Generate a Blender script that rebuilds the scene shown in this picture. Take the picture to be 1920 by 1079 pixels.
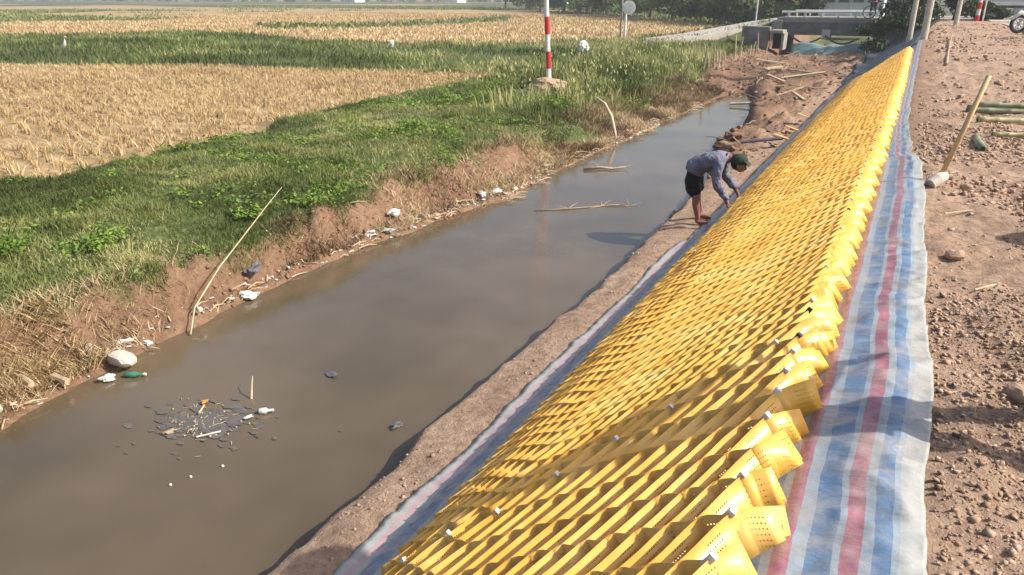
import bpy, bmesh, math, random
import numpy as np
from mathutils import Vector, Matrix

for o in list(bpy.data.objects): bpy.data.objects.remove(o)
sc = bpy.context.scene
R = math.radians
# ---------------------------------------------------------------- camera
CAM_H = 3.2; PITCH = 21.4337; YAW = 27.7815
cd = bpy.data.cameras.new('camera'); cam = bpy.data.objects.new('camera', cd)
sc.collection.objects.link(cam)
cam.location = (0, 0, CAM_H); cam.rotation_euler = (R(90 - PITCH), 0, R(YAW))
cd.sensor_width = 36; cd.lens = 1387 / 1920 * 36; cd.clip_start = .05; cd.clip_end = 6000
sc.camera = cam
# ---------------------------------------------------------------- light
SUN_EL = 40.0
SUN_AZ = math.degrees(math.atan2(.955, .297))       # clockwise from +Y
w = bpy.data.worlds.new('World'); sc.world = w; w.use_nodes = True
wn = w.node_tree.nodes; wl = w.node_tree.links; wn.clear()
sky = wn.new('ShaderNodeTexSky'); sky.sky_type = 'NISHITA'; sky.sun_disc = False
sky.sun_elevation = R(SUN_EL); sky.sun_rotation = R(SUN_AZ); sky.air_density = 1.0; sky.dust_density = 4.0; sky.ozone_density = 1.0
bg = wn.new('ShaderNodeBackground'); bg.inputs[1].default_value = .135
wo = wn.new('ShaderNodeOutputWorld'); wl.new(sky.outputs[0], bg.inputs[0]); wl.new(bg.outputs[0], wo.inputs[0])
sl = bpy.data.lights.new('sun', 'SUN'); sl.energy = 4.6; sl.angle = R(.6); sl.color = (1, .95, .87)
so = bpy.data.objects.new('sun', sl); sc.collection.objects.link(so)
sd = Vector((math.sin(R(SUN_AZ)) * math.cos(R(SUN_EL)), math.cos(R(SUN_AZ)) * math.cos(R(SUN_EL)), math.sin(R(SUN_EL))))
so.rotation_euler = sd.to_track_quat('Z', 'Y').to_euler(); so.location = (20, 10, 30)
sc.view_settings.view_transform = 'Standard'; sc.view_settings.look = 'None'
sc.view_settings.exposure = 0.45; sc.view_settings.gamma = 1; sc.view_settings.use_curve_mapping = False
sc.cycles.max_bounces = 6; sc.cycles.diffuse_bounces = 3; sc.cycles.glossy_bounces = 2
sc.cycles.transparent_max_bounces = 8; sc.cycles.transmission_bounces = 3; sc.cycles.volume_bounces = 0
sc.cycles.use_denoising = True
random.seed(5); rng = np.random.default_rng(7)

# ---------------------------------------------------------------- noise
_tab = np.random.default_rng(3).random((256, 256))
def vn(x, y):
    x = np.asarray(x, float); y = np.asarray(y, float)
    xi = np.floor(x).astype(int); yi = np.floor(y).astype(int); fx = x - xi; fy = y - yi
    fx = fx * fx * (3 - 2 * fx); fy = fy * fy * (3 - 2 * fy)
    a = _tab[xi & 255, yi & 255]; b = _tab[(xi + 1) & 255, yi & 255]; c = _tab[xi & 255, (yi + 1) & 255]; d = _tab[(xi + 1) & 255, (yi + 1) & 255]
    return (a + (b - a) * fx) * (1 - fy) + (c + (d - c) * fx) * fy - .5
def fbm(x, y, o=4, g=.5):
    r = 0; a = 1; f = 1
    for k in range(o):
        r = r + a * vn(x * f + 17.3 * k, y * f + 9.1 * k); a *= g; f *= 2.03
    return r
def ss(a, b, x):
    t = np.clip((np.asarray(x, float) - a) / (b - a), 0, 1); return t * t * (3 - 2 * t)

# ---------------------------------------------------------------- object helpers
C = sc.collection
LOC = {}
def link(o, parent=None):
    C.objects.link(o)
    if parent is not None: o.parent = parent
    return o
def tag(o, label=None, cat=None, group=None, kind=None):
    if label: o['label'] = label
    if cat: o['category'] = cat
    if group: o['group'] = group
    if kind: o['kind'] = kind
    return o
def thing(name, label, cat, loc, group=None):
    o = bpy.data.objects.new(name, None); o.empty_display_size = .1; o.location = loc
    link(o); LOC[o.name] = Vector(loc); return tag(o, label, cat, group)
def raw(name, V, F, mat, parent=None, smooth=False, uv=None, attrs=None, mats=None, mi=None):
    """V world coordinates (n,3); F list of faces or (m,k) array; one mesh object"""
    V = np.asarray(V, float).reshape(-1, 3)
    me = bpy.data.meshes.new(name)
    off = LOC.get(parent.name, Vector((0, 0, 0))) if parent is not None else Vector((0, 0, 0))
    if isinstance(F, np.ndarray):
        V = V - np.array(off)
        me.vertices.add(len(V)); me.vertices.foreach_set('co', V.ravel().astype(np.float32))
        k = F.shape[1]; me.loops.add(F.size); me.loops.foreach_set('vertex_index', F.ravel().astype(np.int32))
        me.polygons.add(len(F)); me.polygons.foreach_set('loop_start', np.arange(0, F.size, k, dtype=np.int32))
        me.polygons.foreach_set('loop_total', np.full(len(F), k, dtype=np.int32))
        me.update(calc_edges=True)
    else:
        me.from_pydata([tuple(v) for v in (V - np.array(off))], [], F)
    if smooth: me.polygons.foreach_set('use_smooth', np.ones(len(me.polygons), bool))
    if uv is not None:
        l = me.uv_layers.new(name='UVMap'); li = np.empty(len(me.loops), np.int32); me.loops.foreach_get('vertex_index', li)
        l.data.foreach_set('uv', np.asarray(uv, np.float32)[li].ravel())
    if attrs:
        for n, d in attrs.items():
            a = me.color_attributes.new(n, 'FLOAT_COLOR', 'POINT'); a.data.foreach_set('color', np.asarray(d, np.float32).ravel())
    for m in (mats or [mat]): me.materials.append(m)
    if mi is not None: me.polygons.foreach_set('material_index', np.asarray(mi, np.int32))
    me.validate()
    o = bpy.data.objects.new(name, me); link(o, parent)
    LOC[o.name] = off
    return o
class MB:
    def __init__(s): s.v = []; s.f = []
    def add(s, V, F):
        n = len(s.v); s.v += [tuple(map(float, v)) for v in V]; s.f += [tuple(i + n for i in f) for f in F]; return s
    def box(s, c, d, rz=0, ry=0, rx=0, jit=0, bev=0):
        hx, hy, hz = d[0] / 2, d[1] / 2, d[2] / 2
        M = Matrix.Rotation(rz, 3, 'Z') @ Matrix.Rotation(ry, 3, 'Y') @ Matrix.Rotation(rx, 3, 'X')
        bm = bmesh.new(); bmesh.ops.create_cube(bm, size=1)
        for v in bm.verts: v.co = Vector((v.co.x * d[0], v.co.y * d[1], v.co.z * d[2])) + Vector([random.uniform(-jit, jit) for _ in range(3)])
        if bev: bmesh.ops.bevel(bm, geom=bm.edges[:], offset=bev, segments=2, affect='EDGES', profile=.6)
        bm.verts.index_update()
        V = [M @ v.co + Vector(c) for v in bm.verts]; F = [[v.index for v in f.verts] for f in bm.faces]; bm.free()
        return s.add(V, F)
    def tube(s, P, r, n=8, cap=True):
        P = [Vector(p) for p in P]; r = r if hasattr(r, '__len__') else [r] * len(P)
        V = []; F = []; prev = None
        for i, p in enumerate(P):
            t = (P[min(i + 1, len(P) - 1)] - P[max(i - 1, 0)]).normalized()
            if prev is None: a = t.orthogonal().normalized()
            else: a = (prev - t * prev.dot(t)).normalized()
            prev = a; b = t.cross(a)
            for k in range(n):
                q = 2 * math.pi * k / n; V.append(p + (a * math.cos(q) + b * math.sin(q)) * r[i])
        for i in range(len(P) - 1):
            for k in range(n):
                F.append((i * n + k, i * n + (k + 1) % n, (i + 1) * n + (k + 1) % n, (i + 1) * n + k))
        if cap: F.append(tuple(range(n - 1, -1, -1))); F.append(tuple((len(P) - 1) * n + k for k in range(n)))
        return s.add(V, F)
    def blob(s, c, d, rz=0, jag=.15, sub=1, sq=1.0):
        bm = bmesh.new(); bmesh.ops.create_icosphere(bm, subdivisions=sub, radius=1)
        M = Matrix.Rotation(rz, 3, 'Z'); s0 = random.random() * 99
        V = []
        for v in bm.verts:
            k = 1 + jag * 2 * float(vn(v.co.x * 1.3 + s0, v.co.y * 1.3 + v.co.z * 1.7 + s0))
            q = Vector([math.copysign(abs(t) ** sq, t) for t in v.co])
            k += jag * .9 * float(vn(v.co.x * 4.1 + s0 * 2, v.co.y * 4.1 + v.co.z * 5.3)); V.append(M @ Vector((q.x * d[0] / 2 * k, q.y * d[1] / 2 * k, q.z * d[2] / 2 * k)) + Vector(c))
        bm.verts.index_update(); F = [[v.index for v in f.verts] for f in bm.faces]; bm.free()
        return s.add(V, F)
    def ring(s, c, R0, r, axis='X', n=24, m=8, rz=0):
        V = []; F = []
        M = Matrix.Rotation(rz, 3, 'Z')
        for i in range(n):
            a = 2 * math.pi * i / n
            for j in range(m):
                b = 2 * math.pi * j / m; rr = R0 + r * math.cos(b)
                V.append(M @ Vector((r * math.sin(b), rr * math.cos(a), rr * math.sin(a))) + Vector(c))
        for i in range(n):
            for j in range(m):
                F.append((i * m + j, ((i + 1) % n) * m + j, ((i + 1) % n) * m + (j + 1) % m, i * m + (j + 1) % m))
        return s.add(V, F)
    def build(s, name, mat, parent=None, smooth=False):
        return raw(name, s.v, s.f, mat, parent, smooth)
def grid(nx, ny):
    i = np.arange(nx - 1)[:, None] * ny + np.arange(ny - 1)[None, :]
    return np.stack([i, i + ny, i + ny + 1, i + 1], -1).reshape(-1, 4)

# ---------------------------------------------------------------- materials
def newmat(name):
    m = bpy.data.materials.new(name); m.use_nodes = True; n = m.node_tree.nodes; l = m.node_tree.links
    p = n['Principled BSDF']; return m, n, l, p
def _noise(n, l, sc_, det=4, vec=None, rough=.6):
    t = n.new('ShaderNodeTexNoise'); t.inputs['Scale'].default_value = sc_; t.inputs['Detail'].default_value = det; t.inputs['Roughness'].default_value = rough
    if vec is None:
        g = n.new('ShaderNodeNewGeometry'); vec = g.outputs['Position']
    l.new(vec, t.inputs['Vector']); return t
def _ramp(n, l, src, stops):
    r = n.new('ShaderNodeValToRGB'); e = r.color_ramp.elements
    while len(e) > 1: e.remove(e[-1])
    e[0].position = stops[0][0]; e[0].color = (*stops[0][1], 1)
    for p, c in stops[1:]:
        q = e.new(p); q.color = (*c, 1)
    l.new(src, r.inputs[0]); return r
def _mix(n, l, f, a, b, mode='MIX'):
    m = n.new('ShaderNodeMix'); m.data_type = 'RGBA'; m.blend_type = mode
    for s, v in ((m.inputs[0], f), (m.inputs[6], a), (m.inputs[7], b)):
        if hasattr(v, 'is_linked') or hasattr(v, 'links'): l.new(v, s)
        elif isinstance(v, tuple): s.default_value = (*v, 1)
        else: s.default_value = v
    return m.outputs[2]
def _bump(n, l, h, p, st=.3, dist=.02):
    b = n.new('ShaderNodeBump'); b.inputs['Strength'].default_value = st; b.inputs['Distance'].default_value = dist
    l.new(h, b.inputs['Height']); l.new(b.outputs[0], p.inputs['Normal']); return b
def simple(name, a, b=None, scale=6, rough=.8, bump=.2, bscale=None, metal=0, spec=.3, c=None, dist=.01, trans=0):
    m, n, l, p = newmat(name)
    b = b or tuple(x * .7 for x in a)
    t = _noise(n, l, scale); stops = [(.3, b), (.7, a)]
    if c: stops = [(.28, b), (.5, a), (.74, c)]
    r = _ramp(n, l, t.outputs[0], stops); l.new(r.outputs[0], p.inputs['Base Color'])
    p.inputs['Roughness'].default_value = rough; p.inputs['Metallic'].default_value = metal; p.inputs['Specular IOR Level'].default_value = spec
    if bump:
        t2 = _noise(n, l, bscale or scale * 6, 5); _bump(n, l, t2.outputs[0], p, bump, dist)
    if trans:
        tr = n.new('ShaderNodeBsdfTranslucent'); l.new(r.outputs[0], tr.inputs[0]); mx = n.new('ShaderNodeMixShader'); mx.inputs[0].default_value = trans
        l.new(p.outputs[0], mx.inputs[1]); l.new(tr.outputs[0], mx.inputs[2]); l.new(mx.outputs[0], n['Material Output'].inputs[0])
    return m
def tinted(name, dark, mid, light, rough=.7, trans=.25, scale=.6):
    """foliage: colour from the per-blade attribute 'tint' plus a broad noise"""
    m, n, l, p = newmat(name)
    a = n.new('ShaderNodeAttribute'); a.attribute_name = 'tint'
    t = _noise(n, l, scale, 3); ad = n.new('ShaderNodeMath'); ad.operation = 'MULTIPLY_ADD'; ad.inputs[1].default_value = .9; ad.inputs[2].default_value = -.45
    l.new(t.outputs[0], ad.inputs[0]); s2 = n.new('ShaderNodeMath'); l.new(a.outputs['Fac'], s2.inputs[0]); l.new(ad.outputs[0], s2.inputs[1])
    r = _ramp(n, l, s2.outputs[0], [(.08, dark), (.5, mid), (.92, light)]); l.new(r.outputs[0], p.inputs['Base Color'])
    p.inputs['Roughness'].default_value = rough; p.inputs['Specular IOR Level'].default_value = .25
    tr = n.new('ShaderNodeBsdfTranslucent'); l.new(r.outputs[0], tr.inputs[0]); mx = n.new('ShaderNodeMixShader'); mx.inputs[0].default_value = trans
    l.new(p.outputs[0], mx.inputs[1]); l.new(tr.outputs[0], mx.inputs[2]); l.new(mx.outputs[0], n['Material Output'].inputs[0])
    return m

# ground: zone attribute R grass soil, G stubble field, B wet red mud; the rest dry tan dirt
def ground_mat():
    m, n, l, p = newmat('ground_soil')
    z = n.new('ShaderNodeVertexColor'); z.layer_name = 'zone'; sp = n.new('ShaderNodeSeparateColor'); l.new(z.outputs[0], sp.inputs[0])
    g = n.new('ShaderNodeNewGeometry'); P = g.outputs['Position']
    a = _noise(n, l, 1.6, 8, P, .68); b = _noise(n, l, 14, 6, P, .65); c = _noise(n, l, .35, 4, P)
    dirt = _ramp(n, l, a.outputs[0], [(.3, (.25, .155, .10)), (.5, (.375, .25, .165)), (.72, (.50, .355, .25))]).outputs[0]
    dirt = _mix(n, l, .55, dirt, _ramp(n, l, b.outputs[0], [(.34, (.19, .12, .08)), (.52, (.37, .25, .175)), (.7, (.53, .39, .29))]).outputs[0])
    mud = _ramp(n, l, a.outputs[0], [(.3, (.13, .07, .042)), (.5, (.225, .13, .078)), (.7, (.34, .225, .14))]).outputs[0]
    mud = _mix(n, l, .45, mud, _ramp(n, l, b.outputs[0], [(.35, (.10, .052, .03)), (.6, (.27, .17, .105)), (.72, (.40, .29, .185))]).outputs[0])
    gr = _ramp(n, l, b.outputs[0], [(.3, (.035, .05, .014)), (.5, (.075, .1, .028)), (.68, (.16, .16, .07))]).outputs[0]
    mp = n.new('ShaderNodeMapping'); mp.inputs['Scale'].default_value = (.28, 1.6, 1); mp.inputs['Rotation'].default_value = (0, 0, R(-24)); l.new(P, mp.inputs[0])
    st = _noise(n, l, 1.6, 8, mp.outputs[0], .72)
    stub = _ramp(n, l, st.outputs[0], [(.3, (.19, .12, .065)), (.48, (.36, .25, .13)), (.7, (.54, .41, .23))]).outputs[0]
    x = _mix(n, l, sp.outputs[2], dirt, mud); x = _mix(n, l, sp.outputs[1], x, stub); x = _mix(n, l, sp.outputs[0], x, gr)
    l.new(x, p.inputs['Base Color'])
    ro = n.new('ShaderNodeMapRange'); ro.inputs[3].default_value = .95; ro.inputs[4].default_value = .75; l.new(sp.outputs[2], ro.inputs[0]); l.new(ro.outputs[0], p.inputs['Roughness'])
    p.inputs['Specular IOR Level'].default_value = .2
    b2 = _noise(n, l, 38, 6, P, .7); ad = n.new('ShaderNodeMath'); l.new(b.outputs[0], ad.inputs[0]); l.new(b2.outputs[0], ad.inputs[1])
    _bump(n, l, ad.outputs[0], p, .75, .035)
    return m
M = {}
M['ground'] = ground_mat()
def water_mat():
    m, n, l, p = newmat('muddy_water')
    t = _noise(n, l, .45, 3); r = _ramp(n, l, t.outputs[0], [(.35, (.085, .063, .034)), (.65, (.135, .10, .062))]); l.new(r.outputs[0], p.inputs['Base Color'])
    p.inputs['Roughness'].default_value = .07; p.inputs['IOR'].default_value = 1.38; p.inputs['Specular IOR Level'].default_value = .9
    g = n.new('ShaderNodeNewGeometry'); mp = n.new('ShaderNodeMapping'); mp.inputs['Scale'].default_value = (1, .55, 1); l.new(g.outputs['Position'], mp.inputs[0])
    t2 = _noise(n, l, 14, 5, mp.outputs[0], .65); _bump(n, l, t2.outputs[0], p, .055, .03); t3 = _noise(n, l, 1.1, 4, mp.outputs[0]); r3 = _ramp(n, l, t3.outputs[0], [(.42, (.015, .015, .015)), (.66, (.07, .07, .07))]); l.new(r3.outputs[0], p.inputs['Roughness'])
    return m
M['water'] = water_mat()
def cell_mat(holes):
    m, n, l, p = newmat('yellow_geocell_plastic' + ('_perforated' if holes else ''))
    t = _noise(n, l, 3, 5); r = _ramp(n, l, t.outputs[0], [(.3, (.66, .345, .045)), (.5, (.82, .455, .08)), (.72, (.88, .57, .18))])
    d = _noise(n, l, 7, 7, None, .75); col = _mix(n, l, _ramp(n, l, d.outputs[0], [(.55, (0, 0, 0)), (.72, (.5, .5, .5))]).outputs[0], r.outputs[0], (.5, .33, .14))
    l.new(col, p.inputs['Base Color'])
    p.inputs['Roughness'].default_value = .36; p.inputs['Specular IOR Level'].default_value = .5
    t2 = _noise(n, l, 220, 2); _bump(n, l, t2.outputs[0], p, .12, .002)
    tr = n.new('ShaderNodeBsdfTranslucent'); l.new(col, tr.inputs[0]); mx = n.new('ShaderNodeMixShader'); mx.inputs[0].default_value = .03
    l.new(p.outputs[0], mx.inputs[1]); l.new(tr.outputs[0], mx.inputs[2]); outp = mx.outputs[0]
    if holes:
        uv = n.new('ShaderNodeUVMap'); s = n.new('ShaderNodeSeparateXYZ'); l.new(uv.outputs[0], s.inputs[0])
        def mth(op, a, b=None, c=None):
            q = n.new('ShaderNodeMath'); q.operation = op
            for i, v in enumerate((a, b, c)):
                if v is None: continue
                if isinstance(v, (int, float)): q.inputs[i].default_value = v
                else: l.new(v, q.inputs[i])
            return q.outputs[0]
        sp_ = .0125
        fu = mth('SUBTRACT', mth('FRACT', mth('DIVIDE', s.outputs[0], sp_)), .5)
        fv = mth('SUBTRACT', mth('FRACT', mth('DIVIDE', s.outputs[1], .022)), .5)
        du = mth('MULTIPLY', fu, sp_); dv = mth('MULTIPLY', fv, .022)
        r2 = mth('ADD', mth('MULTIPLY', du, du), mth('MULTIPLY', dv, dv)); dot = mth('LESS_THAN', r2, .0031 ** 2)
        wu = mth('MODULO', s.outputs[0], .17); win = mth('MULTIPLY', mth('GREATER_THAN', wu, .045), mth('LESS_THAN', wu, .12))
        wv = mth('MULTIPLY', mth('GREATER_THAN', s.outputs[1], .022), mth('LESS_THAN', s.outputs[1], .154))
        msk = mth('MULTIPLY', dot, mth('MULTIPLY', win, wv))
        tb = n.new('ShaderNodeBsdfTransparent'); m2 = n.new('ShaderNodeMixShader'); l.new(msk, m2.inputs[0]); l.new(outp, m2.inputs[1]); l.new(tb.outputs[0], m2.inputs[2]); outp = m2.outputs[0]
    l.new(outp, n['Material Output'].inputs[0]); return m
M['cell_h'] = cell_mat(True); M['cell'] = cell_mat(False)
def tarp_mat():
    m, n, l, p = newmat('striped_tarpaulin')
    uv = n.new('ShaderNodeUVMap'); s = n.new('ShaderNodeSeparateXYZ'); l.new(uv.outputs[0], s.inputs[0])
    t0 = _noise(n, l, 3.5, 2); wob = n.new('ShaderNodeMath'); wob.operation = 'MULTIPLY_ADD'; wob.inputs[1].default_value = .012; sh = n.new('ShaderNodeMath'); sh.inputs[1].default_value = -.006; l.new(s.outputs[0], sh.inputs[0]); l.new(t0.outputs[0], wob.inputs[0]); l.new(sh.outputs[0], wob.inputs[2])
    W = (.375, .385, .365); PB = (.27, .33, .385); B = (.08, .175, .32); Rr = (.34, .10, .14); Pk = (.46, .29, .31)
    # u runs from the bottom edge (0) to the crest edge (1), total width 2.9 m
    seq = [(0, W), (.018, Pk), (.032, W), (.042, PB), (.052, B), (.10, W), (.125, Rr), (.15, W), (.3, B), (.4, W),
           (.60, B), (.635, W), (.66, Rr), (.68, W), (.70, B), (.735, PB), (.76, Rr), (.785, PB), (.795, PB), (.803, B), (.832, PB), (.842, Rr), (.862, PB), (.876, B), (.904, PB), (.912, Rr), (.932, PB), (.942, B), (.962, PB), (.97, W)]
    r = n.new('ShaderNodeValToRGB'); e = r.color_ramp.elements; r.color_ramp.interpolation = 'LINEAR'
    while len(e) > 1: e.remove(e[-1])
    e[0].position = 0; e[0].color = (*W, 1)
    r.color_ramp.interpolation = 'CONSTANT'
    for q, c in seq[1:]: e.new(q).color = (*c, 1)
    l.new(wob.outputs[0], r.inputs[0])
    # woven grain and dust
    d = _noise(n, l, 5, 6, None, .7); dirt = _ramp(n, l, d.outputs[0], [(.42, (0, 0, 0)), (.7, (.8, .8, .8))]).outputs[0]
    col = _mix(n, l, dirt, r.outputs[0], (.38, .33, .27))
    f = _noise(n, l, 60, 3); col = _mix(n, l, .08, col, _ramp(n, l, f.outputs[0], [(.4, (.5, .52, .55)), (.6, (.8, .8, .8))]).outputs[0])
    l.new(col, p.inputs['Base Color']); p.inputs['Roughness'].default_value = .24; p.inputs['Specular IOR Level'].default_value = .5
    g = n.new('ShaderNodeNewGeometry'); mp = n.new('ShaderNodeMapping'); mp.inputs['Scale'].default_value = (1, 2.5, 1); mp.inputs['Rotation'].default_value = (0, 0, .3); l.new(g.outputs['Position'], mp.inputs[0])
    t2 = _noise(n, l, 9, 5, mp.outputs[0], .6); _bump(n, l, t2.outputs[0], p, .5, .018)
    tr = n.new('ShaderNodeBsdfTranslucent'); l.new(col, tr.inputs[0]); mx = n.new('ShaderNodeMixShader'); mx.inputs[0].default_value = .12
    l.new(p.outputs[0], mx.inputs[1]); l.new(tr.outputs[0], mx.inputs[2]); l.new(mx.outputs[0], n['Material Output'].inputs[0])
    return m
M['tarp'] = tarp_mat()
M['grass'] = tinted('grass_blades', (.075, .10, .026), (.175, .21, .056), (.42, .40, .17), trans=.3)
M['weed'] = tinted('weed_leaves', (.06, .12, .015), (.13, .22, .03), (.24, .34, .07), trans=.3)
M['straw'] = tinted('straw', (.22, .14, .065), (.47, .34, .165), (.66, .52, .29), trans=.15, scale=.9)
M['deadgrass'] = tinted('dead_grass', (.15, .10, .05), (.33, .24, .125), (.54, .42, .25), trans=.15)
M['tree'] = tinted('tree_leaves', (.06, .09, .025), (.15, .21, .055), (.27, .34, .11), trans=.2, scale=.5)
M['shrub'] = tinted('shrub_leaves', (.015, .03, .012), (.045, .075, .025), (.10, .14, .05), trans=.2, scale=.8)
M['clod'] = simple('dry_clods', (.40, .275, .19), (.27, .175, .115), 5, .95, .5, 60, spec=.15, c=(.52, .38, .28))
M['mudclod'] = simple('mud_clods', (.25, .145, .09), (.15, .085, .05), 5, .9, .5, 60, spec=.2, c=(.36, .235, .15))
M['bark'] = simple('bark', (.18, .13, .09), None, 8, .9, .6)
M['wood'] = simple('pale_wood', (.62, .44, .22), (.5, .33, .15), 20, .6, .2)
M['oldwood'] = simple('weathered_wood', (.40, .29, .19), (.22, .15, .1), 6, .85, .5, c=(.5, .39, .27))
M['bamboo'] = simple('green_grey_bamboo', (.20, .21, .12), (.11, .12, .07), 5, .5, .15, c=(.38, .35, .18))
M['bamboo_y'] = simple('yellowed_bamboo', (.48, .42, .2), (.26, .25, .12), 5, .5, .15)
M['reed'] = simple('dry_reed', (.60, .50, .33), (.40, .31, .18), 12, .7, .1)
M['concrete'] = simple('concrete', (.36, .33, .29), (.25, .23, .2), 2.5, .9, .4, 40)
M['paleconc'] = simple('pale_concrete', (.55, .50, .42), (.40, .35, .28), 5, .85, .4, 60, c=(.62, .58, .5))
M['darkconc'] = simple('stained_concrete', (.17, .16, .14), (.10, .095, .085), 2, .9, .4, 30, c=(.25, .23, .21))
M['white'] = simple('white_paint', (.78, .77, .73), (.62, .6, .55), 4, .5, .1)
M['red'] = simple('red_paint', (.62, .04, .04), (.5, .03, .03), 5, .5, .05)
M['plasticw'] = simple('white_plastic', (.75, .74, .70), (.55, .53, .48), 9, .45, .5, 30)
M['plasticg'] = simple('green_plastic', (.07, .24, .15), (.03, .13, .08), 9, .3, .2)
M['plasticb'] = simple('grey_plastic', (.16, .15, .16), (.08, .08, .09), 9, .5, .4, 30)
M['palegreen'] = simple('pale_green_film', (.42, .55, .47), (.3, .4, .34), 9, .5, .5, 30)
M['orange'] = simple('orange_foam', (.6, .27, .08), None, 9, .7, .3)
M['black'] = simple('black_plastic_and_shade', (.03, .03, .03), None, 6, .45, .2)  # also the painted shade in the culvert mouth and bamboo ends
M['rubber'] = simple('tyre_rubber', (.03, .03, .03), (.02, .02, .02), 10, .85, .3)
M['metal'] = simple('grey_metal', (.45, .46, .47), None, 6, .4, .05, metal=.7)
M['skin'] = simple('tanned_skin', (.38, .20, .125), (.30, .15, .095), 10, .6, .1)
M['shin'] = simple('mud_stained_skin', (.32, .14, .10), (.20, .09, .06), 14, .55, .2)
M['shirt'] = simple('lilac_grey_shirt', (.235, .23, .29), (.14, .14, .19), 9, .9, .9, 16, dist=.05)
M['navy'] = simple('navy_cloth', (.03, .035, .07), None, 4, .85, .3, 25, dist=.02)
M['shorts'] = simple('black_shorts', (.014, .013, .014), None, 4, .8, .3, 25, dist=.02)
M['cap'] = simple('green_cloth_cap', (.04, .06, .038), None, 8, .85, .3)
M['hair'] = simple('black_hair', (.012, .01, .01), None, 30, .6, .3)
M['scum'] = simple('floating_scum', (.14, .125, .11), (.09, .083, .075), 8, .35, .5, 40)
M['teal'] = simple('teal_sheet', (.20, .29, .28), (.28, .33, .27), 1.6, .6, .3, c=(.14, .27, .33))
M['blackcell'] = simple('black_geotextile', (.05, .052, .06), (.03, .03, .035), 3, .5, .6, 12, c=(.16, .165, .18), dist=.04)
M['wall'] = simple('white_wall', (.72, .73, .74), (.6, .61, .62), 1.2, .8, .1)
M['glass'] = simple('window_glass', (.10, .12, .14), None, 1, .15, 0, spec=.6)
M['roof'] = simple('tiled_roof', (.3, .12, .08), None, 3, .8, .3)
M['road'] = simple('pale_road', (.44, .40, .34), (.36, .32, .27), 1.5, .9, .3, 20)
M['truck'] = simple('pale_grey_paint', (.55, .57, .6), (.48, .5, .53), 2, .4, .05)

# ---------------------------------------------------------------- terrain functions
def zt(y): return 1.5 + .28 * ss(14, 29, y) + .30 * ss(29, 46, y)
def xcrest(y): return -.12 + .9 * ss(30, 52, y)
def xl(y):   # left shoreline
    return np.interp(y, [-10, 2.5, 4.3, 6.8, 9, 10.8, 13, 17.2, 23, 28, 60], [-5.9, -5.93, -6.2, -6.34, -6.1, -5.75, -5.9, -5.85, -5.9, -5.7, -5.9]) + .16 * fbm(y * 1.3 + 4, y * 0 + 2.2, 3)
def xlip(y): return np.interp(y, [-10, 3, 9, 14, 23, 37, 60], [-6.8, -6.8, -6.8, -7.05, -7.7, -8.3, -7.6]) + .30 * fbm(y * .9 + 40, y * 0 + 7.7, 4)
def xg(y): return .75 * ss(12, 17, y) * (1 - ss(29, 35, y))
def xr(y):   # right shoreline
    return np.interp(y, [-10, 2.5, 5, 8, 10.6, 12.3, 13.5, 15.2, 17, 20, 24, 26, 28, 60], [-2.82, -2.84, -2.88, -2.86, -2.9, -3.05, -2.95, -3.55, -3.7, -3.7, -4.3, -4.7, -5.2, -4.4]) + .10 * fbm(y * 2.1 + 70, y * 0 + 3.3, 3)
def mudfill(x, y):  # heap of mud closing the far canal
    k = ss(25, 30, y) * (1 - ss(41, 46, y))
    return k * (.42 + .5 * fbm(x * .55 + 3, y * .5 + 8, 4)) - .45 * (1 - k)
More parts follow.
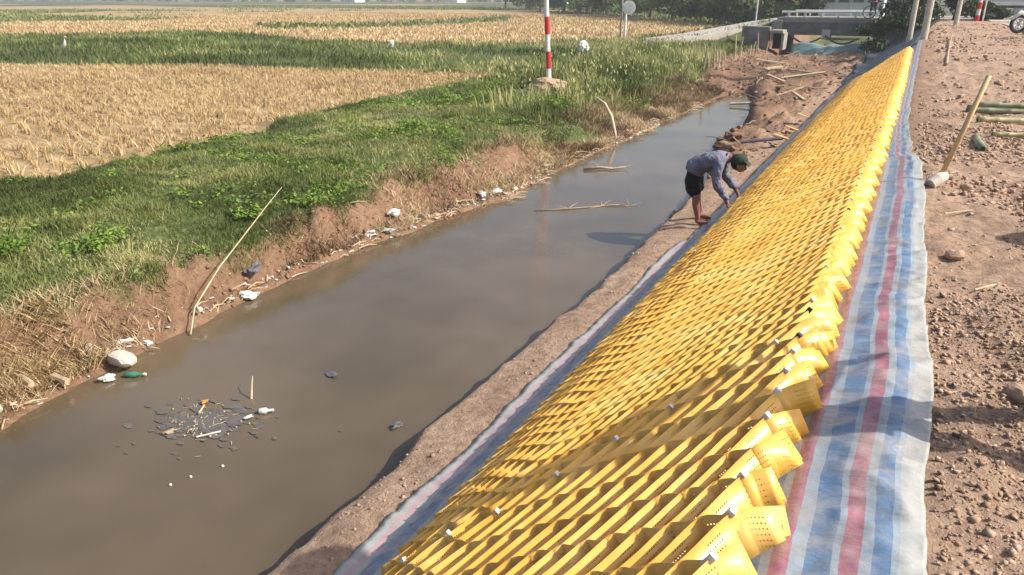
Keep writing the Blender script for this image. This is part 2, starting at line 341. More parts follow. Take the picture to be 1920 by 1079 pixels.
def hgt(x, y):
    x = np.asarray(x, float); y = np.asarray(y, float)
    L, Lp, Rr = xl(y), xlip(y), xr(y)
    n1 = fbm(x * 1.1 + 31, y * 1.1 + 5, 4); n2 = fbm(x * 5 + 3, y * 5 + 15, 4); n3 = fbm(x * .16 + 1, y * .16 + 2, 3)
    wd = np.maximum(L - Lp, .15); d = (L - x) / wd
    bank = .05 * ss(0, .15, d) + .13 * np.clip(d, 0, 1) + .33 * ss(.42, 1.0, d) + .2 * ss(1, 1 + 1.4 / wd, d)
    left = np.where(d > 0, bank + (.13 * n2 + .10 * n1 + .05 * fbm(x * 13, y * 13, 3)) * ss(0, .3, d) * (1 - .6 * ss(1, 1.6, d)) + .16 * n1 * ss(1.3, 3, d) * (1 - ss(-11, -13, x)) + .12 * n3 * ss(1, 6, d), 0)
    zc = zt(y); xc = xcrest(y)
    dr = x - Rr; ledge = .05 * ss(0, .03, dr) + .17 * ss(0, .16, dr) + .06 * ss(.1, .5, dr) + .05 * n1 * ss(.1, .3, dr) + .025 * n2 * ss(0, .2, dr) + .14 * np.abs(n2) * ss(11.5, 14, y) * (1 - ss(-2.7, -2.3, x)) + .3 * np.maximum(n1, -.2) * ss(13.5, 18, y) * (1 - ss(-3, -2.4, x))
    t = np.clip((x + 2.15) / (xc + 2.15), 0, 1)
    slope = ledge * (1 - t) + zc * t
    xe = np.interp(y, [0, 8.6, 9.6, 12, 16, 31], [.22, .18, .08, -.02, -.04, -.04])
    sink = -.09 * ss(-2.12, -2.0, x) * (1 - ss(xe - .1, xe, x)) * (1 - ss(26, 28, y))
    cr = fbm(x * 13 + 3, y * 13 + 15, 3)
    top = zc + (.06 * n1 + .045 * n2 + .02 * cr) * ss(.2, .5, x - xc) + .12 * n3 * ss(2, 6, x) - .3 * ss(14, 30, x)
    right = np.where(x > xc, top, np.where(x > -2.15, slope, ledge)) + sink
    bed = np.maximum(-.35, mudfill(x, y))
    z = np.where(d > 0, np.maximum(left, mudfill(x, y) * (d < 2)), np.where(dr > 0, np.maximum(right, mudfill(x, y)), bed))
    # ease the bed down from both shores
    z = np.where((d <= 0) & (dr <= 0), np.maximum(mudfill(x, y), -np.minimum(.35, np.minimum(-d * wd, -dr) * 1.2)), z)
    # road level across the far end
    inch = (x > -7.3) & (x < -2.3)
    yp = np.interp(x, [-30, -14.6, -12, -10.5, -9, -7.6], [37, 40.6, 45.2, 48, 49.8, 50.2])
    rd = np.where(x < -5, ss(-3.2, -1.0, y - yp), ss(44.5, 46.5, y))
    roadz = np.where(x < -5, np.interp(x, [-20, -14, -12, -10.5, -9, -7.6], [.7, .84, 1.0, 1.3, 1.66, 1.92]), 2.05)
    z = np.where((rd > 0) & (~inch) & (y < 60), z * (1 - rd) + roadz * rd, z)
    z = np.where((y >= 60) & (~inch), .7 + (roadz - .7) * (1 - ss(60, 66, y)), z)
    z = np.where(inch & (y > 46), -.2, z)
    return z
Z1 = [(-11.2, -6), (-11.2, 5.7), (-11.2, 7.8), (-12.1, 11.7), (-13.0, 16.5), (-12.1, 22.7), (-14.1, 23.1), (-22.1, 21.2), (-27.6, 18.9), (-31.4, 17.1), (-75, -8)]
Z2 = [(-58.8, 32.5), (-52.7, 36.7), (-53.3, 42.6), (-41.9, 40.5), (-33.1, 37.3), (-25.4, 37.5), (-20.4, 41.4), (-15.7, 47.1), (-14.5, 52), (-15.3, 58.3), (-16.8, 72.3), (-22.0, 83.5), (-35.8, 102.3), (-54.6, 120.9), (-74.2, 140.8), (-97, 128.7), (-105.6, 110.8), (-90.6, 88.2), (-78.5, 58.1), (-87.8, 48.9)]
Z3 = [(-58.5, 56.8), (-49.2, 65.3), (-52.8, 100.3), (-41.0, 77.8), (-42.3, 56.0), (-48.8, 48.5)]      # green balk inside the second field
Z4 = [(-125.2, 70.0), (-165.4, 92.7), (-150, 140), (-217, 160), (-260, 100), (-200, 60)]
def inpoly(x, y, P):
    r = np.zeros(np.shape(x), bool); j = len(P) - 1
    for i in range(len(P)):
        xi, yi = P[i]; xj, yj = P[j]
        c = ((yi > y) != (yj > y)) & (x < (xj - xi) * (y - yi) / (yj - yi + 1e-12) + xi)
        r ^= c; j = i
    return r
def stubble(x, y):
    wx = x + .9 * fbm(x * .35, y * .35 + 3, 3); wy = y + .7 * fbm(x * .35 + 9, y * .35, 3)
    k = 1 + np.clip((y - 30) / 40, 0, 2) * 0
    s = inpoly(wx, wy, Z1) | (inpoly(wx, wy, Z2) & ~inpoly(wx, wy, Z3)) | inpoly(wx, wy, Z4)
    far = (y > 60) & (x < -60) & (fbm(x * .012 + 5, y * .05 + 9, 2) > .1)
    return s | (far & (fbm(x * .3, y * .3, 2) > -.3))
def axis(pts):
    out = []
    for a, b, st in pts: out += list(np.arange(a, b, st))
    return np.array(out + [pts[-1][1]])
gx = axis([(-1500, -300, 120), (-300, -160, 14), (-160, -60, 2.2), (-60, -28, .9), (-28, -13, .4), (-13, -8.5, .12), (-8.5, -5.3, .045), (-5.3, -3.2, .12), (-3.2, -2.0, .04), (-2.0, .2, .12), (.2, 1.6, .03), (1.6, 4, .09), (4, 20, .8), (20, 120, 10), (120, 1500, 140)])
gy = axis([(-60, -6, 6), (-6, 1, .5), (1, 8, .04), (8, 14, .06), (14, 24, .11), (24, 48, .22), (48, 80, .8), (80, 180, 2.5), (180, 400, 20), (400, 3000, 250)])
X, Y = np.meshgrid(gx, gy, indexing='ij'); Zg = hgt(X, Y)
Zg = np.where((Y > 100) & (X < -8), .7, Zg)
L_, Lp_ = xl(Y), xlip(Y)
vis = inpoly
zone = np.zeros(X.shape + (4,)); zone[..., 3] = 1
left = X < xl(Y)
jit = .25 * fbm(X * 2.2, Y * 2.2, 3)
G = stubble(X, Y) & (X < Lp_ - .3)
zone[..., 1] = G
gmask = ss(-.15, .15, (Lp_ + xg(Y) - X) + jit) * (~G)
zone[..., 0] = np.where(X < -2.3, gmask, 0)
zone[..., 0] = np.where((Y > 60) & (X > -7.3), 1, zone[..., 0])
zone[..., 2] = ss(-2.3, -3.2, X + jit) * 1.0
zone[..., 2] = np.where((X > -3.3) & (X < -2.1) & (Y < 12), 0, zone[..., 2])
zone[..., 2] = np.maximum(zone[..., 2], .55 * ss(9, 12, Y) * (X > -2.3) * (1 - ss(.25, .6, X)))
nX, nY = X.shape
ground = raw('ground', np.stack([X, Y, Zg], -1).reshape(-1, 3), grid(nX, nY), M['ground'], smooth=True, attrs={'zone': zone.reshape(-1, 4)})
tag(ground, kind='structure')

# ---------------------------------------------------------------- water
wxs = np.linspace(-7.4, -2.2, 8); wys = np.linspace(-6, 62, 30); WX, WY = np.meshgrid(wxs, wys, indexing='ij')
tag(raw('water', np.stack([WX, WY, WX * 0], -1).reshape(-1, 3), grid(8, 30), M['water']), kind='structure')

# ---------------------------------------------------------------- haze
hz = bpy.data.meshes.new('haze'); bm = bmesh.new(); bmesh.ops.create_cube(bm, size=1)
for v in bm.verts: v.co = Vector((v.co.x * 3300, 650 + v.co.y * 4900, 12 + v.co.z * 30))
bm.to_mesh(hz); bm.free(); ho = link(bpy.data.objects.new('haze', hz)); tag(ho, kind='stuff')
hm = bpy.data.materials.new('haze_air'); hm.use_nodes = True; hm.node_tree.nodes.clear()
hv = hm.node_tree.nodes.new('ShaderNodeVolumePrincipled'); hv.inputs['Color'].default_value = (.86, .91, 1, 1); hv.inputs['Density'].default_value = .0009; hv.inputs['Anisotropy'].default_value = .2
hout = hm.node_tree.nodes.new('ShaderNodeOutputMaterial'); hm.node_tree.links.new(hv.outputs[0], hout.inputs['Volume']); hz.materials.append(hm)

# ---------------------------------------------------------------- geocell mat
TOPS = 2.24; CH = .175; K1 = 21; SP1 = .109; SP2 = .075
def ycen(k): return .85 + k * SP1 if k < K1 else .85 + K1 * SP1 + (k - K1) * SP2
def frame(y):
    xa, za = -2.15, .32; xb, zb = -.12, zt(y)
    d = np.stack([xb - xa + 0 * y, zb - za], -1); L = np.hypot(d[..., 0], d[..., 1]); return xa, za, d / L[..., None], L
def slope_pt(s, y, nn):
    xa, za, d, L = frame(y)
    s = s * L / 2.345 if False else s + (L - 2.345) * .5
    return np.stack([xa + d[..., 0] * s - d[..., 1] * nn, y, za + d[..., 1] * s + d[..., 0] * nn], -1)
def mslope(yc):
    return 1.0 + .12 * ss(1.2, 2.2, yc) + .08 * ss(3.2, 4.5, yc)
def yrow(yc, s):
    g = np.where(s > 1.0, s - 1.5, -.5 + (s - 1.0) * .45)
    return yc + mslope(yc) * g + .05 * fbm(s * .8, yc * .5 + 3, 2) + .10 * ss(8, 9, yc) * np.sin(s * 2)
def strip_mesh(k, panel, holes, last=False, first=False):
    NPER = 8 if k < K1 else 11; PER = 1.82 / NPER; SB = TOPS - PER * NPER; SP = SP1 if k < K1 else SP2
    nseg = 14 if k < 70 else (9 if k < 150 else 6)
    m = NPER * nseg
    u = np.arange(m + 1) / nseg
    s = SB + u * PER; wv = np.cos(2 * np.pi * (u - NPER)); fr = np.abs(u - np.round(u)); wv = .45 * wv + .55 * (1 - 4 * fr)
    # free tails past the last weld at both ends
    tl = np.array([.02, .045, .07, .095]) * (1 + .25 * math.sin(k * 1.7)) * (1 if k < K1 else .72 + .3 * math.sin(k * .9)); tw = np.array([.98, .90, .78, .66]) - .22 * math.sin(k * 2.3) * np.array([.1, .4, .8, 1])
    s = np.concatenate([SB - tl[:2][::-1], s, TOPS + tl]); wv = np.concatenate([tw[:2][::-1], wv, tw])
    sgn = 1 if k % 2 == 0 else -1
    yc0 = ycen(k)
    yc = yc0 + SP * ((.49 if k >= K1 else .52) * sgn * wv + .30 * fbm(s * 3, k * .37 + s * 0, 2) * (1 - np.abs(wv)))
    cols = []
    th = .0016
    ph = k * 3.1
    lean = .014 * np.sin(s * 2.1 + ph * .2) + .04 * fbm(s * 2.2, s * 0 + k * .21, 2)
    if k > 60:
        rk = random.Random(k); lean = lean + rk.uniform(-.02, .02); ph2 = rk.uniform(0, 6)
        yc = yc + SP * .35 * np.sin(s * 3.1 + ph2) * .6
    hv = CH + (.03 * fbm(s * 1.7 + 3, yc * .9, 2) if k > 60 else 0) + .008 * fbm(s * 4, s * 0 + k * .5, 2)
    tailm = np.maximum(0, s - TOPS) / .1
    y0 = yrow(yc, s)
    ss_ = s + .016 * fbm(s * 2, s * 0 + k * .3, 2)
    lift = .006 + .012 * np.maximum(0, fbm(s * 1.3 + 5, yc * 1.1, 2))
    hv = hv * (.72 + .28 * ss(.38, .8, s))
    base = slope_pt(ss_, y0 - lean * 0, lift - .05 * tailm ** 2 * (.4 + .6 * abs(math.sin(k * 1.3))))
    top = slope_pt(ss_ - .02 * tailm * math.sin(k * .9), y0 + lean, lift + hv - .07 * tailm ** 1.5 * (.3 + .7 * abs(math.sin(k * 2.1))))
    dS = np.gradient(base, axis=0); dS /= np.linalg.norm(dS, axis=1)[:, None]
    nrm = np.cross(dS, top - base); nrm /= np.linalg.norm(nrm, axis=1)[:, None]
    V = np.stack([base - nrm * th / 2, top - nrm * th / 2, top + nrm * th / 2, base + nrm * th / 2], 1)   # cols,4,3
    n = len(s); i = np.arange(n - 1)[:, None] * 4
    F = np.concatenate([np.stack([i[:, 0] + a, i[:, 0] + 4 + a, i[:, 0] + 4 + b, i[:, 0] + b], -1) for a, b in ((0, 1), (1, 2), (2, 3), (3, 0))])
    F = np.concatenate([F, np.array([[0, 1, 2, 3], [(n - 1) * 4 + 3, (n - 1) * 4 + 2, (n - 1) * 4 + 1, (n - 1) * 4]])])
    al = np.concatenate([[0], np.cumsum(np.linalg.norm(np.diff(base, axis=0), axis=1))]) + (k % 7) * .031
    hh = np.stack([al * 0, hv, hv, al * 0], 1); uv = np.stack([np.repeat(al[:, None], 4, 1), hh], -1).reshape(-1, 2)
    o = raw('strip', V.reshape(-1, 3), F, M['cell_h'] if holes else M['cell'], panel, smooth=False, uv=uv)
    return base, top, s, wv
seams = [0, 21, 90, 150, 208, 266, 322]           # strip indices where one panel ends
plab = ['nearest yellow geocell panel, large open cells with perforated walls at the bottom of the photo',
        'second yellow geocell panel from the camera, between the clipped seam and the crouching worker',
        'third yellow geocell panel on the slope, level with the bending worker',
        'fourth yellow geocell panel, on the slope just beyond the bending worker',
        'fifth yellow geocell panel, next to the farthest one on the slope',
        'farthest yellow geocell panel, ending against the black sheet']
plab[1] = 'second yellow geocell panel from the camera, between the clipped seam and the bending worker'
clipspots = []
for pi in range(6):
    a, b = seams[pi], seams[pi + 1]
    ym = float((ycen(a) + ycen(b)) / 2)
    pn = thing('geocell_panel', plab[pi], 'geocell mat', (-1.1, ym, float(.32 + (zt(ym) - .32) / 2)), 'yellow geocell panels laid on the slope')
    for k in range(a, b):
        base, top, s, wv = strip_mesh(k, pn, k < 40)
        if k % 2 == 0 and k + 1 < b and k < 150 and (k < 30 or k % 4 == 0):
            j = int(np.argmin(abs(s - TOPS))); clipspots.append((pn, top[j] + np.array([0, .012, 0]), .5 + .5 * (k < 30)))
        if k == b - 1 and pi < 3:
            NP = 8 if k < K1 else 11
            for q in range(0, NP):
                j = int(np.argmin(abs(s - (TOPS - 1.82 + (q + .5 * (0 if k % 2 else 1)) * 1.82 / NP)))); clipspots.append((pn, top[j] + np.array([0, .02, 0]), .9 if pi == 0 else .6))
for q, (pn, p, sc_) in enumerate(clipspots):
    if random.random() < .25: continue
    mb = MB(); d = .022 * (.7 + .5 * sc_)
    mb.box((p[0], p[1], p[2] - .012), (d, d * .9, d * 2.1), rz=random.uniform(-.5, .5), ry=.5, rx=random.uniform(-.3, .3), bev=.003)
    mb.build('clip', M['white'] if q % 9 else M['black'], pn)

# ---------------------------------------------------------------- tarpaulin under the cells
def tarp():
    ys = axis([(0, 6, .02), (6, 14, .05), (14, 30.5, .15)])
    us = np.concatenate([np.linspace(0, .13, 12), np.linspace(.14, .7, 28), np.linspace(.705, 1, 62)])
    U, YY = np.meshgrid(us, ys, indexing='ij')
    xR = np.interp(YY, [0, 1.5, 2.6, 3.2, 3.6, 4.6, 5.4, 6.4, 7.4, 8.0, 8.6, 9.0, 9.6, 12, 16, 31], [.29, .30, .285, .31, .32, .27, .285, .255, .27, .245, .22, .24, .12, .02, .0, .0]) + .012 * fbm(YY * 4, YY * 0 + 1, 3) + .02 * ss(8, 9, YY) * fbm(YY * 6, YY * 0 + 5, 3)
    wR = xR + .12       # flat part on the crest
    Lc = 2.345 + (zt(YY) - 1.5) * .5
    wB = np.where(YY < 9.0, .165, .08) + .03 * fbm(YY * 2, YY * 0 + 8, 3)   # flat part on the ledge
    tot = 2.9
    a = U * tot
    full = wB + Lc + wR
    a = np.where(a > tot - .6, full - (tot - a) * (np.maximum(wR, .05) / .42 * .42 + .18) / .6 * 1.0, a * (full - (np.maximum(wR, .05) + .18)) / (tot - .6))
    n1 = fbm(U * 6, YY * 7, 4); fold = np.abs(fbm(U * 2.5 + YY * .8, YY * 5.5 + U * 3, 3)); lon = np.abs(fbm(U * 16 + 3, YY * 1.1, 3))
    crest = ss(.66, .8, U)
    lump = .012 + (.032 * (.35 - fold) + .014 * (.3 - lon) + .035 * (.3 - np.abs(fbm(U * 9 + YY * 4, YY * 10 - U * 14, 3)))) * crest + .022 * n1 * (1 - .5 * crest)
    x = np.where(a < wB, -2.15 - (wB - a), np.where(a < wB + Lc, -2.15 + 2.03 * (a - wB) / Lc, -.12 + (a - wB - Lc)))
    zb = .33
    t = np.clip((x + 2.15) / 2.03, 0, 1); z = zb + (zt(YY) - zb) * t
    # round the crest and let the sheet belly a little
    z = z - .008 * np.exp(-((x + .12) / .12) ** 2) - .02 * ss(.1, .3, x)
    under = (x > -1.95) & (x < -.0)
    bl = ss(-.16, .12, x); z = z + np.where(x > -1.95, np.minimum(lump, .006) * (1 - bl) + np.maximum(lump, .004) * 1.3 * bl, np.maximum(lump, .004) * 1.3) + .02 * ss(-.05, .2, x) + .015
    z = np.where(x < -2.15, hgt(x, YY) + .015 + .03 * np.abs(n1), z)
    # big slack fold near y = 4.4 and 3.5
    for yc, amp, wd, sk in ((4.35, .05, .06, .5), (4.52, .035, .04, .9), (4.68, .03, .04, 1.3), (4.9, .025, .05, .2), (3.2, .03, .08, -.5), (3.75, .025, .05, .8), (2.75, .022, .09, -.7), (2.45, .018, .07, -.9), (2.2, .02, .09, -.5), (5.6, .025, .06, .4), (6.3, .03, .07, -.4), (7.1, .025, .06, .6), (8.0, .03, .07, .2), (8.75, .045, .12, .5)):
        z = z + amp * np.exp(-np.abs((YY - yc - sk * (x - .25) + .03 * np.sin(x * 17 + yc)) / wd) ** 1.4) * ss(-.1, .06, x) * (.55 + .45 * np.sin(x * 9 + yc * 5))
    o = raw('striped_tarpaulin', np.stack([x, YY, z], -1).reshape(-1, 3), grid(*U.shape), M['tarp'], smooth=True, uv=np.stack([U, YY], -1).reshape(-1, 2))
    md = o.modifiers.new('thickness', 'SOLIDIFY'); md.thickness = .002; md.offset = -1
    tag(o, 'striped blue, red and white woven tarpaulin spread under the yellow cells', 'tarpaulin')
tarp()

# black sheet on the far slope
def blacksheet():
    ys = np.linspace(25.5, 46, 90); us = np.linspace(0, 1, 24); U, YY = np.meshgrid(us, ys, indexing='ij')
    lo = np.where(YY < 28, .9 - (YY - 25.5) * .12, .45)
    xc = xcrest(YY); x0 = -2.2 + 0 * YY
    t = U * .97; x = x0 + (xc + .05 - x0) * t
    z = hgt(x, YY) + .05 + .16 * np.abs(fbm(x * 3, YY * 2.2, 3))
    keep = (YY > 27.3 + (t - .5) * 2.4)
    Fg = grid(*U.shape); kf = keep.reshape(-1)[Fg].all(1)
    o = raw('black_sheet', np.stack([x, YY, z], -1).reshape(-1, 3), Fg[kf], M['blackcell'], smooth=True)
    o.modifiers.new('thickness', 'SOLIDIFY').thickness = .01
    tag(o, 'crumpled black plastic sheet on the far slope beyond the yellow cells', 'plastic sheet')
blacksheet()

# ---------------------------------------------------------------- clods, joined
def clods(name, n, xf, size, mat, label=None, sub=1, flat=.7):
    bm = bmesh.new(); bmesh.ops.create_cube(bm, size=1.5); bmesh.ops.triangulate(bm, faces=bm.faces[:]); bm.verts.index_update()
    bv = np.array([v.co[:] for v in bm.verts]); bf = np.array([[v.index for v in f.verts] for f in bm.faces]); bm.free()
    x, y = xf(n); n = len(x)
    sz = size(x, y); z = hgt(x, y)
    j = 1 + 1.15 * (rng.random((n, len(bv))) - .5)
    d = (rng.random((n, 3)) * .7 + .65) * np.array([1, 1, flat])
    a = rng.random(n) * 6.28; V = bv[None] * j[..., None] * d[:, None] * sz[:, None, None]
    ca, sa = np.cos(a)[:, None], np.sin(a)[:, None]
    tx = rng.normal(0, .4, n)[:, None]
    X0 = V[..., 0] * ca - V[..., 1] * sa; Y0 = V[..., 0] * sa + V[..., 1] * ca; Z0 = V[..., 2] + X0 * tx * .5
    P = np.stack([X0 + x[:, None], Y0 + y[:, None], Z0 + (z + sz * .22)[:, None]], -1)
    F = bf[None] + (np.arange(n) * len(bv))[:, None, None]
    return tag(raw(name, P.reshape(-1, 3), F.reshape(-1, 3), mat), kind='stuff', label=label)
def pick(n, x0, x1, y0, y1, dens=None):
    x = x0 + (x1 - x0) * rng.random(n); y = y0 + (y1 - y0) * rng.random(n)
    if dens is not None:
        k = rng.random(n) < dens(x, y); x, y = x[k], y[k]
    return x, y
def dd(x, y): return np.clip(.4 + 2.3 * fbm(x * 1.6 + 6, y * 1.1 + 2, 3), .04, 1) * (x > np.interp(y, [0, 8, 9.6, 40], [.33, .30, .15, .12]))
clods('soil_clods', 15000, lambda n: pick(n, .28, 1.35, 1.5, 6.5, dd), lambda x, y: .003 + .011 * rng.random(len(x)) ** 4, M['clod'])
clods('soil_clods', 22000, lambda n: pick(n, .1, 2.4, 6.5, 15, dd), lambda x, y: .004 + .022 * rng.random(len(x)) ** 6, M['clod'])
clods('soil_clods', 12000, lambda n: pick(n, .1, 5, 15, 42, dd), lambda x, y: .009 + .05 * rng.random(len(x)) ** 7, M['clod'])
clods('ledge_crumbs', 2200, lambda n: pick(n, -2.85, -2.2, 1.6, 13, lambda x, y: np.clip(.4 + 1.5 * fbm(x * 2, y * 2, 3), 0, 1)), lambda x, y: .003 + .012 * rng.random(len(x)) ** 4, M['clod'])
clods('bank_clods', 26000, lambda n: pick(n, -7.3, -5.6, 1.6, 26, lambda x, y: np.clip(.5 + 1.4 * fbm(x * 2, y * 1.4, 3), 0, 1) * (x < xl(y) + .05) * (x > xlip(y) - .1)), lambda x, y: .004 + .022 * rng.random(len(x)) ** 6, M['mudclod'])
clods('mud_lumps', 9000, lambda n: pick(n, -8.8, -2.3, 13, 44, lambda x, y: ((x > xr(y) - .1) | (y > 26)) * np.clip(.5 + fbm(x, y, 3), 0, 1)), lambda x, y: .012 + .07 * rng.random(len(x)) ** 7, M['mudclod'])

# ---------------------------------------------------------------- blades
def blades(name, x, y, h, wd, lean, mat, tint, mid=True, z=None, kind='stuff', parent=None, curl=.5, zoff=0):
    n = len(x); z = (hgt(x, y) if z is None else z) + zoff
    a = rng.random(n) * 2 * np.pi; b = rng.random(n) * 2 * np.pi
    dx, dy = np.cos(a) * wd / 2, np.sin(a) * wd / 2
    lx, ly = np.cos(b) * lean * h, np.sin(b) * lean * h
    vz = h * np.sqrt(np.clip(1 - lean ** 2 * .8, .05, 1))
    P = np.zeros((n, 5, 3))
    P[:, 0] = np.stack([x - dx, y - dy, z], -1); P[:, 1] = np.stack([x + dx, y + dy, z], -1)
    mx, my, mz = x + lx * curl * .55, y + ly * curl * .55, z + vz * .6
    P[:, 2] = np.stack([mx + dx * .8, my + dy * .8, mz], -1); P[:, 3] = np.stack([mx - dx * .8, my - dy * .8, mz], -1)
    P[:, 4] = np.stack([x + lx, y + ly, z + vz], -1)
    base = (np.arange(n) * 5)[:, None]
    F = np.concatenate([base + np.array([[0, 1, 2]]), base + np.array([[0, 2, 3]]), base + np.array([[3, 2, 4]])])
    tn = np.repeat(np.clip(tint, 0, 1), 5); col = np.stack([tn, tn, tn, tn * 0 + 1], -1)
    o = raw(name, P.reshape(-1, 3), F, mat, parent, attrs={'tint': col})
    if kind: tag(o, kind=kind)
    return o
def isgrass(x, y):
    return (x < xlip(y) + xg(y) + .10 + .30 * fbm(x * 2.2, y * 2.2, 2)) & ~stubble(x, y) & (((x + 9.45) / .8) ** 2 + ((y - 19.6) / 1.5) ** 2 > 1)
def gd(x, y): return isgrass(x, y) * np.clip(.72 + 1.2 * fbm(x * 1.3 + 2, y * 1.3 + 9, 3), .12, 1)
def patch(x, y): return .5 + 1.0 * fbm(x * .8 + 12, y * .8 + 4, 3) + .22 * (rng.random(len(x)) - .5) * 2
for (n, x0, x1, y0, y1, hh, ww) in ((105000, -12, -6.5, 2.3, 8.5, .085, .009), (95000, -14.5, -6.6, 8.5, 16, .10, .012), (60000, -17, -6.8, 16, 26, .14, .02)):
    x, y = pick(n, x0, x1, y0, y1, gd); m = len(x)
    cl = np.clip(.75 + 1.3 * fbm(x * 2.1, y * 2.1, 3), .35, 1.7)
    blades('grass', x, y, hh * cl * (.5 + rng.random(m)), ww * (.7 + .6 * rng.random(m)), .35 + .6 * rng.random(m), M['grass'], patch(x, y))
# green balk between the fields and the weeds by the canal
x, y = pick(100000, -70, -8, 15, 50, lambda x, y: isgrass(x, y) * ((y > 20) | (x < -16)) * np.clip(.6 + fbm(x * .3, y * .3, 3), .1, 1)); m = len(x)
blades('grass', x, y, (.18 + .16 * np.clip(fbm(x * .5, y * .5, 3) + .4, 0, 1)) * (.5 + rng.random(m)), .035 + .03 * rng.random(m), .3 + .6 * rng.random(m), M['grass'], patch(x * .3, y * .3) - .12)
x, y = pick(26000, -15, -6.9, 15, 41, lambda x, y: isgrass(x, y) * (x > -9 - .22 * (y - 15)) * np.clip(.4 + 1.4 * fbm(x * .7, y * .7, 3), 0, 1)); m = len(x)
blades('tall_weeds', x, y, .28 + .34 * rng.random(m), .02 + .022 * rng.random(m), .15 + .5 * rng.random(m), M['grass'], patch(x, y) + .1)
x, y = pick(1500, -14, -7.2, 17, 40, lambda x, y: isgrass(x, y) * (fbm(x * .6 + 3, y * .6, 2) > -.05)); m = len(x)
blades('pale_flower_heads', x, y, .08 + .06 * rng.random(m), .05 + .02 * rng.random(m), .3 + .3 * rng.random(m), M['grass'], .9 + .1 * rng.random(m), zoff=.3 + .2 * rng.random(m))
# dead grass hanging on the eroded bank
x, y = pick(95000, -7.6, -5.9, 1.8, 28, lambda x, y: (x > xlip(y) - .25) * (x < xl(y) - .05) * np.clip(.45 + 1.6 * fbm(x * 1.5 + 5, y * 1.5, 3), 0, 1)); m = len(x)
blades('dead_grass', x, y, (.05 + .12 * rng.random(m)) * (1 + y * .02), (.004 + .006 * rng.random(m)) * (1 + y * .05), .5 + .48 * rng.random(m), M['deadgrass'], patch(x, y), curl=.9)
# roots and straw thatch at the water's edge
x, y = pick(1700, -6.9, -6.15, 2.6, 3.7, lambda x, y: (x < xl(y) - .02)); m = len(x)
blades('root_thatch', x, y, .10 + .16 * rng.random(m), .007 + .006 * rng.random(m), .7 + .28 * rng.random(m), M['straw'], .1 + .5 * rng.random(m), curl=.9)
# stubble clumps in rows
rr = []
ang = R(-24); ca, sa = math.cos(ang), math.sin(ang)
u = np.arange(-60, 60, .2); v = np.arange(-60, 60, .31); UU, VV = np.meshgrid(u, v, indexing='ij')
sx = UU.ravel() + rng.normal(0, .045, UU.size); sy = VV.ravel() + rng.normal(0, .035, UU.size)
x0_, y0_ = sx * ca - sy * sa - 25, sx * sa + sy * ca + 12
k = inpoly(x0_ + .5 * fbm(x0_ * .35, y0_ * .35, 3), y0_, Z1) & (y0_ > 3.5) & (x0_ > -42) & (fbm(x0_ * .5, y0_ * .9, 3) > -.33)
x0_, y0_ = x0_[k], y0_[k]
nb = 9; x = np.repeat(x0_, nb) + rng.normal(0, .026, len(x0_) * nb); y = np.repeat(y0_, nb) + rng.normal(0, .026, len(x0_) * nb); m = len(x)
blades('rice_stubble', x, y, .07 + .10 * rng.random(m), .013 + .012 * rng.random(m), .1 + .45 * rng.random(m), M['straw'], .45 + .45 * (rng.random(m) - .4) + .3 * fbm(x * .3, y * .3, 2))
x, y = pick(26000, -42, -10.8, 3.5, 25, lambda x, y: stubble(x, y)); m = len(x)
blades('straw_litter', x, y, .12 + .2 * rng.random(m), .012 + .014 * rng.random(m), .9 + .09 * rng.random(m), M['straw'], .5 + .5 * (rng.random(m) - .4))
x, y = pick(52000, -95, -14, 34, 110, lambda x, y: stubble(x, y)); m = len(x)
blades('rice_stubble', x, y, .12 + .14 * rng.random(m), .05 + .07 * rng.random(m), .1 + .6 * rng.random(m), M['straw'], .35 + .45 * rng.random(m) + .3 * fbm(x * .1, y * .25, 3))
x, y = pick(45000, -180, -14, 50, 190, lambda x, y: ~stubble(x, y)); m = len(x)
blades('grass', x, y, .2 + .25 * rng.random(m), .12 + .15 * rng.random(m), .2 + .6 * rng.random(m), M['grass'], .3 + .5 * rng.random(m))

# ---------------------------------------------------------------- leafy plants
def leafcloud(c, rad, n, sz, up=.3):
    """leaf quads spread through an ellipsoid"""
    d = rng.normal(size=(n, 3)); d /= np.linalg.norm(d, axis=1)[:, None]; r = rng.random(n) ** .45
    P = np.array(c) + d * r[:, None] * np.array(rad)
    nr = d + rng.normal(0, .7, (n, 3)) + np.array([0, 0, up]); nr /= np.linalg.norm(nr, axis=1)[:, None]
    t = np.cross(nr, rng.normal(size=(n, 3))); t /= np.linalg.norm(t, axis=1)[:, None]; b = np.cross(nr, t)
    s = sz * (.6 + .8 * rng.random(n))[:, None]
    return np.stack([P - t * s, P + b * s * .45, P + t * s, P - b * s * .45], 1)
def foliage(name, Q, mat, parent, tint):
    n = len(Q); tn = np.repeat(np.clip(tint, 0, 1), 4); col = np.stack([tn, tn, tn, tn * 0 + 1], -1)
    return raw(name, Q.reshape(-1, 3), (np.arange(n * 4).reshape(n, 4)), mat, parent, attrs={'tint': col})
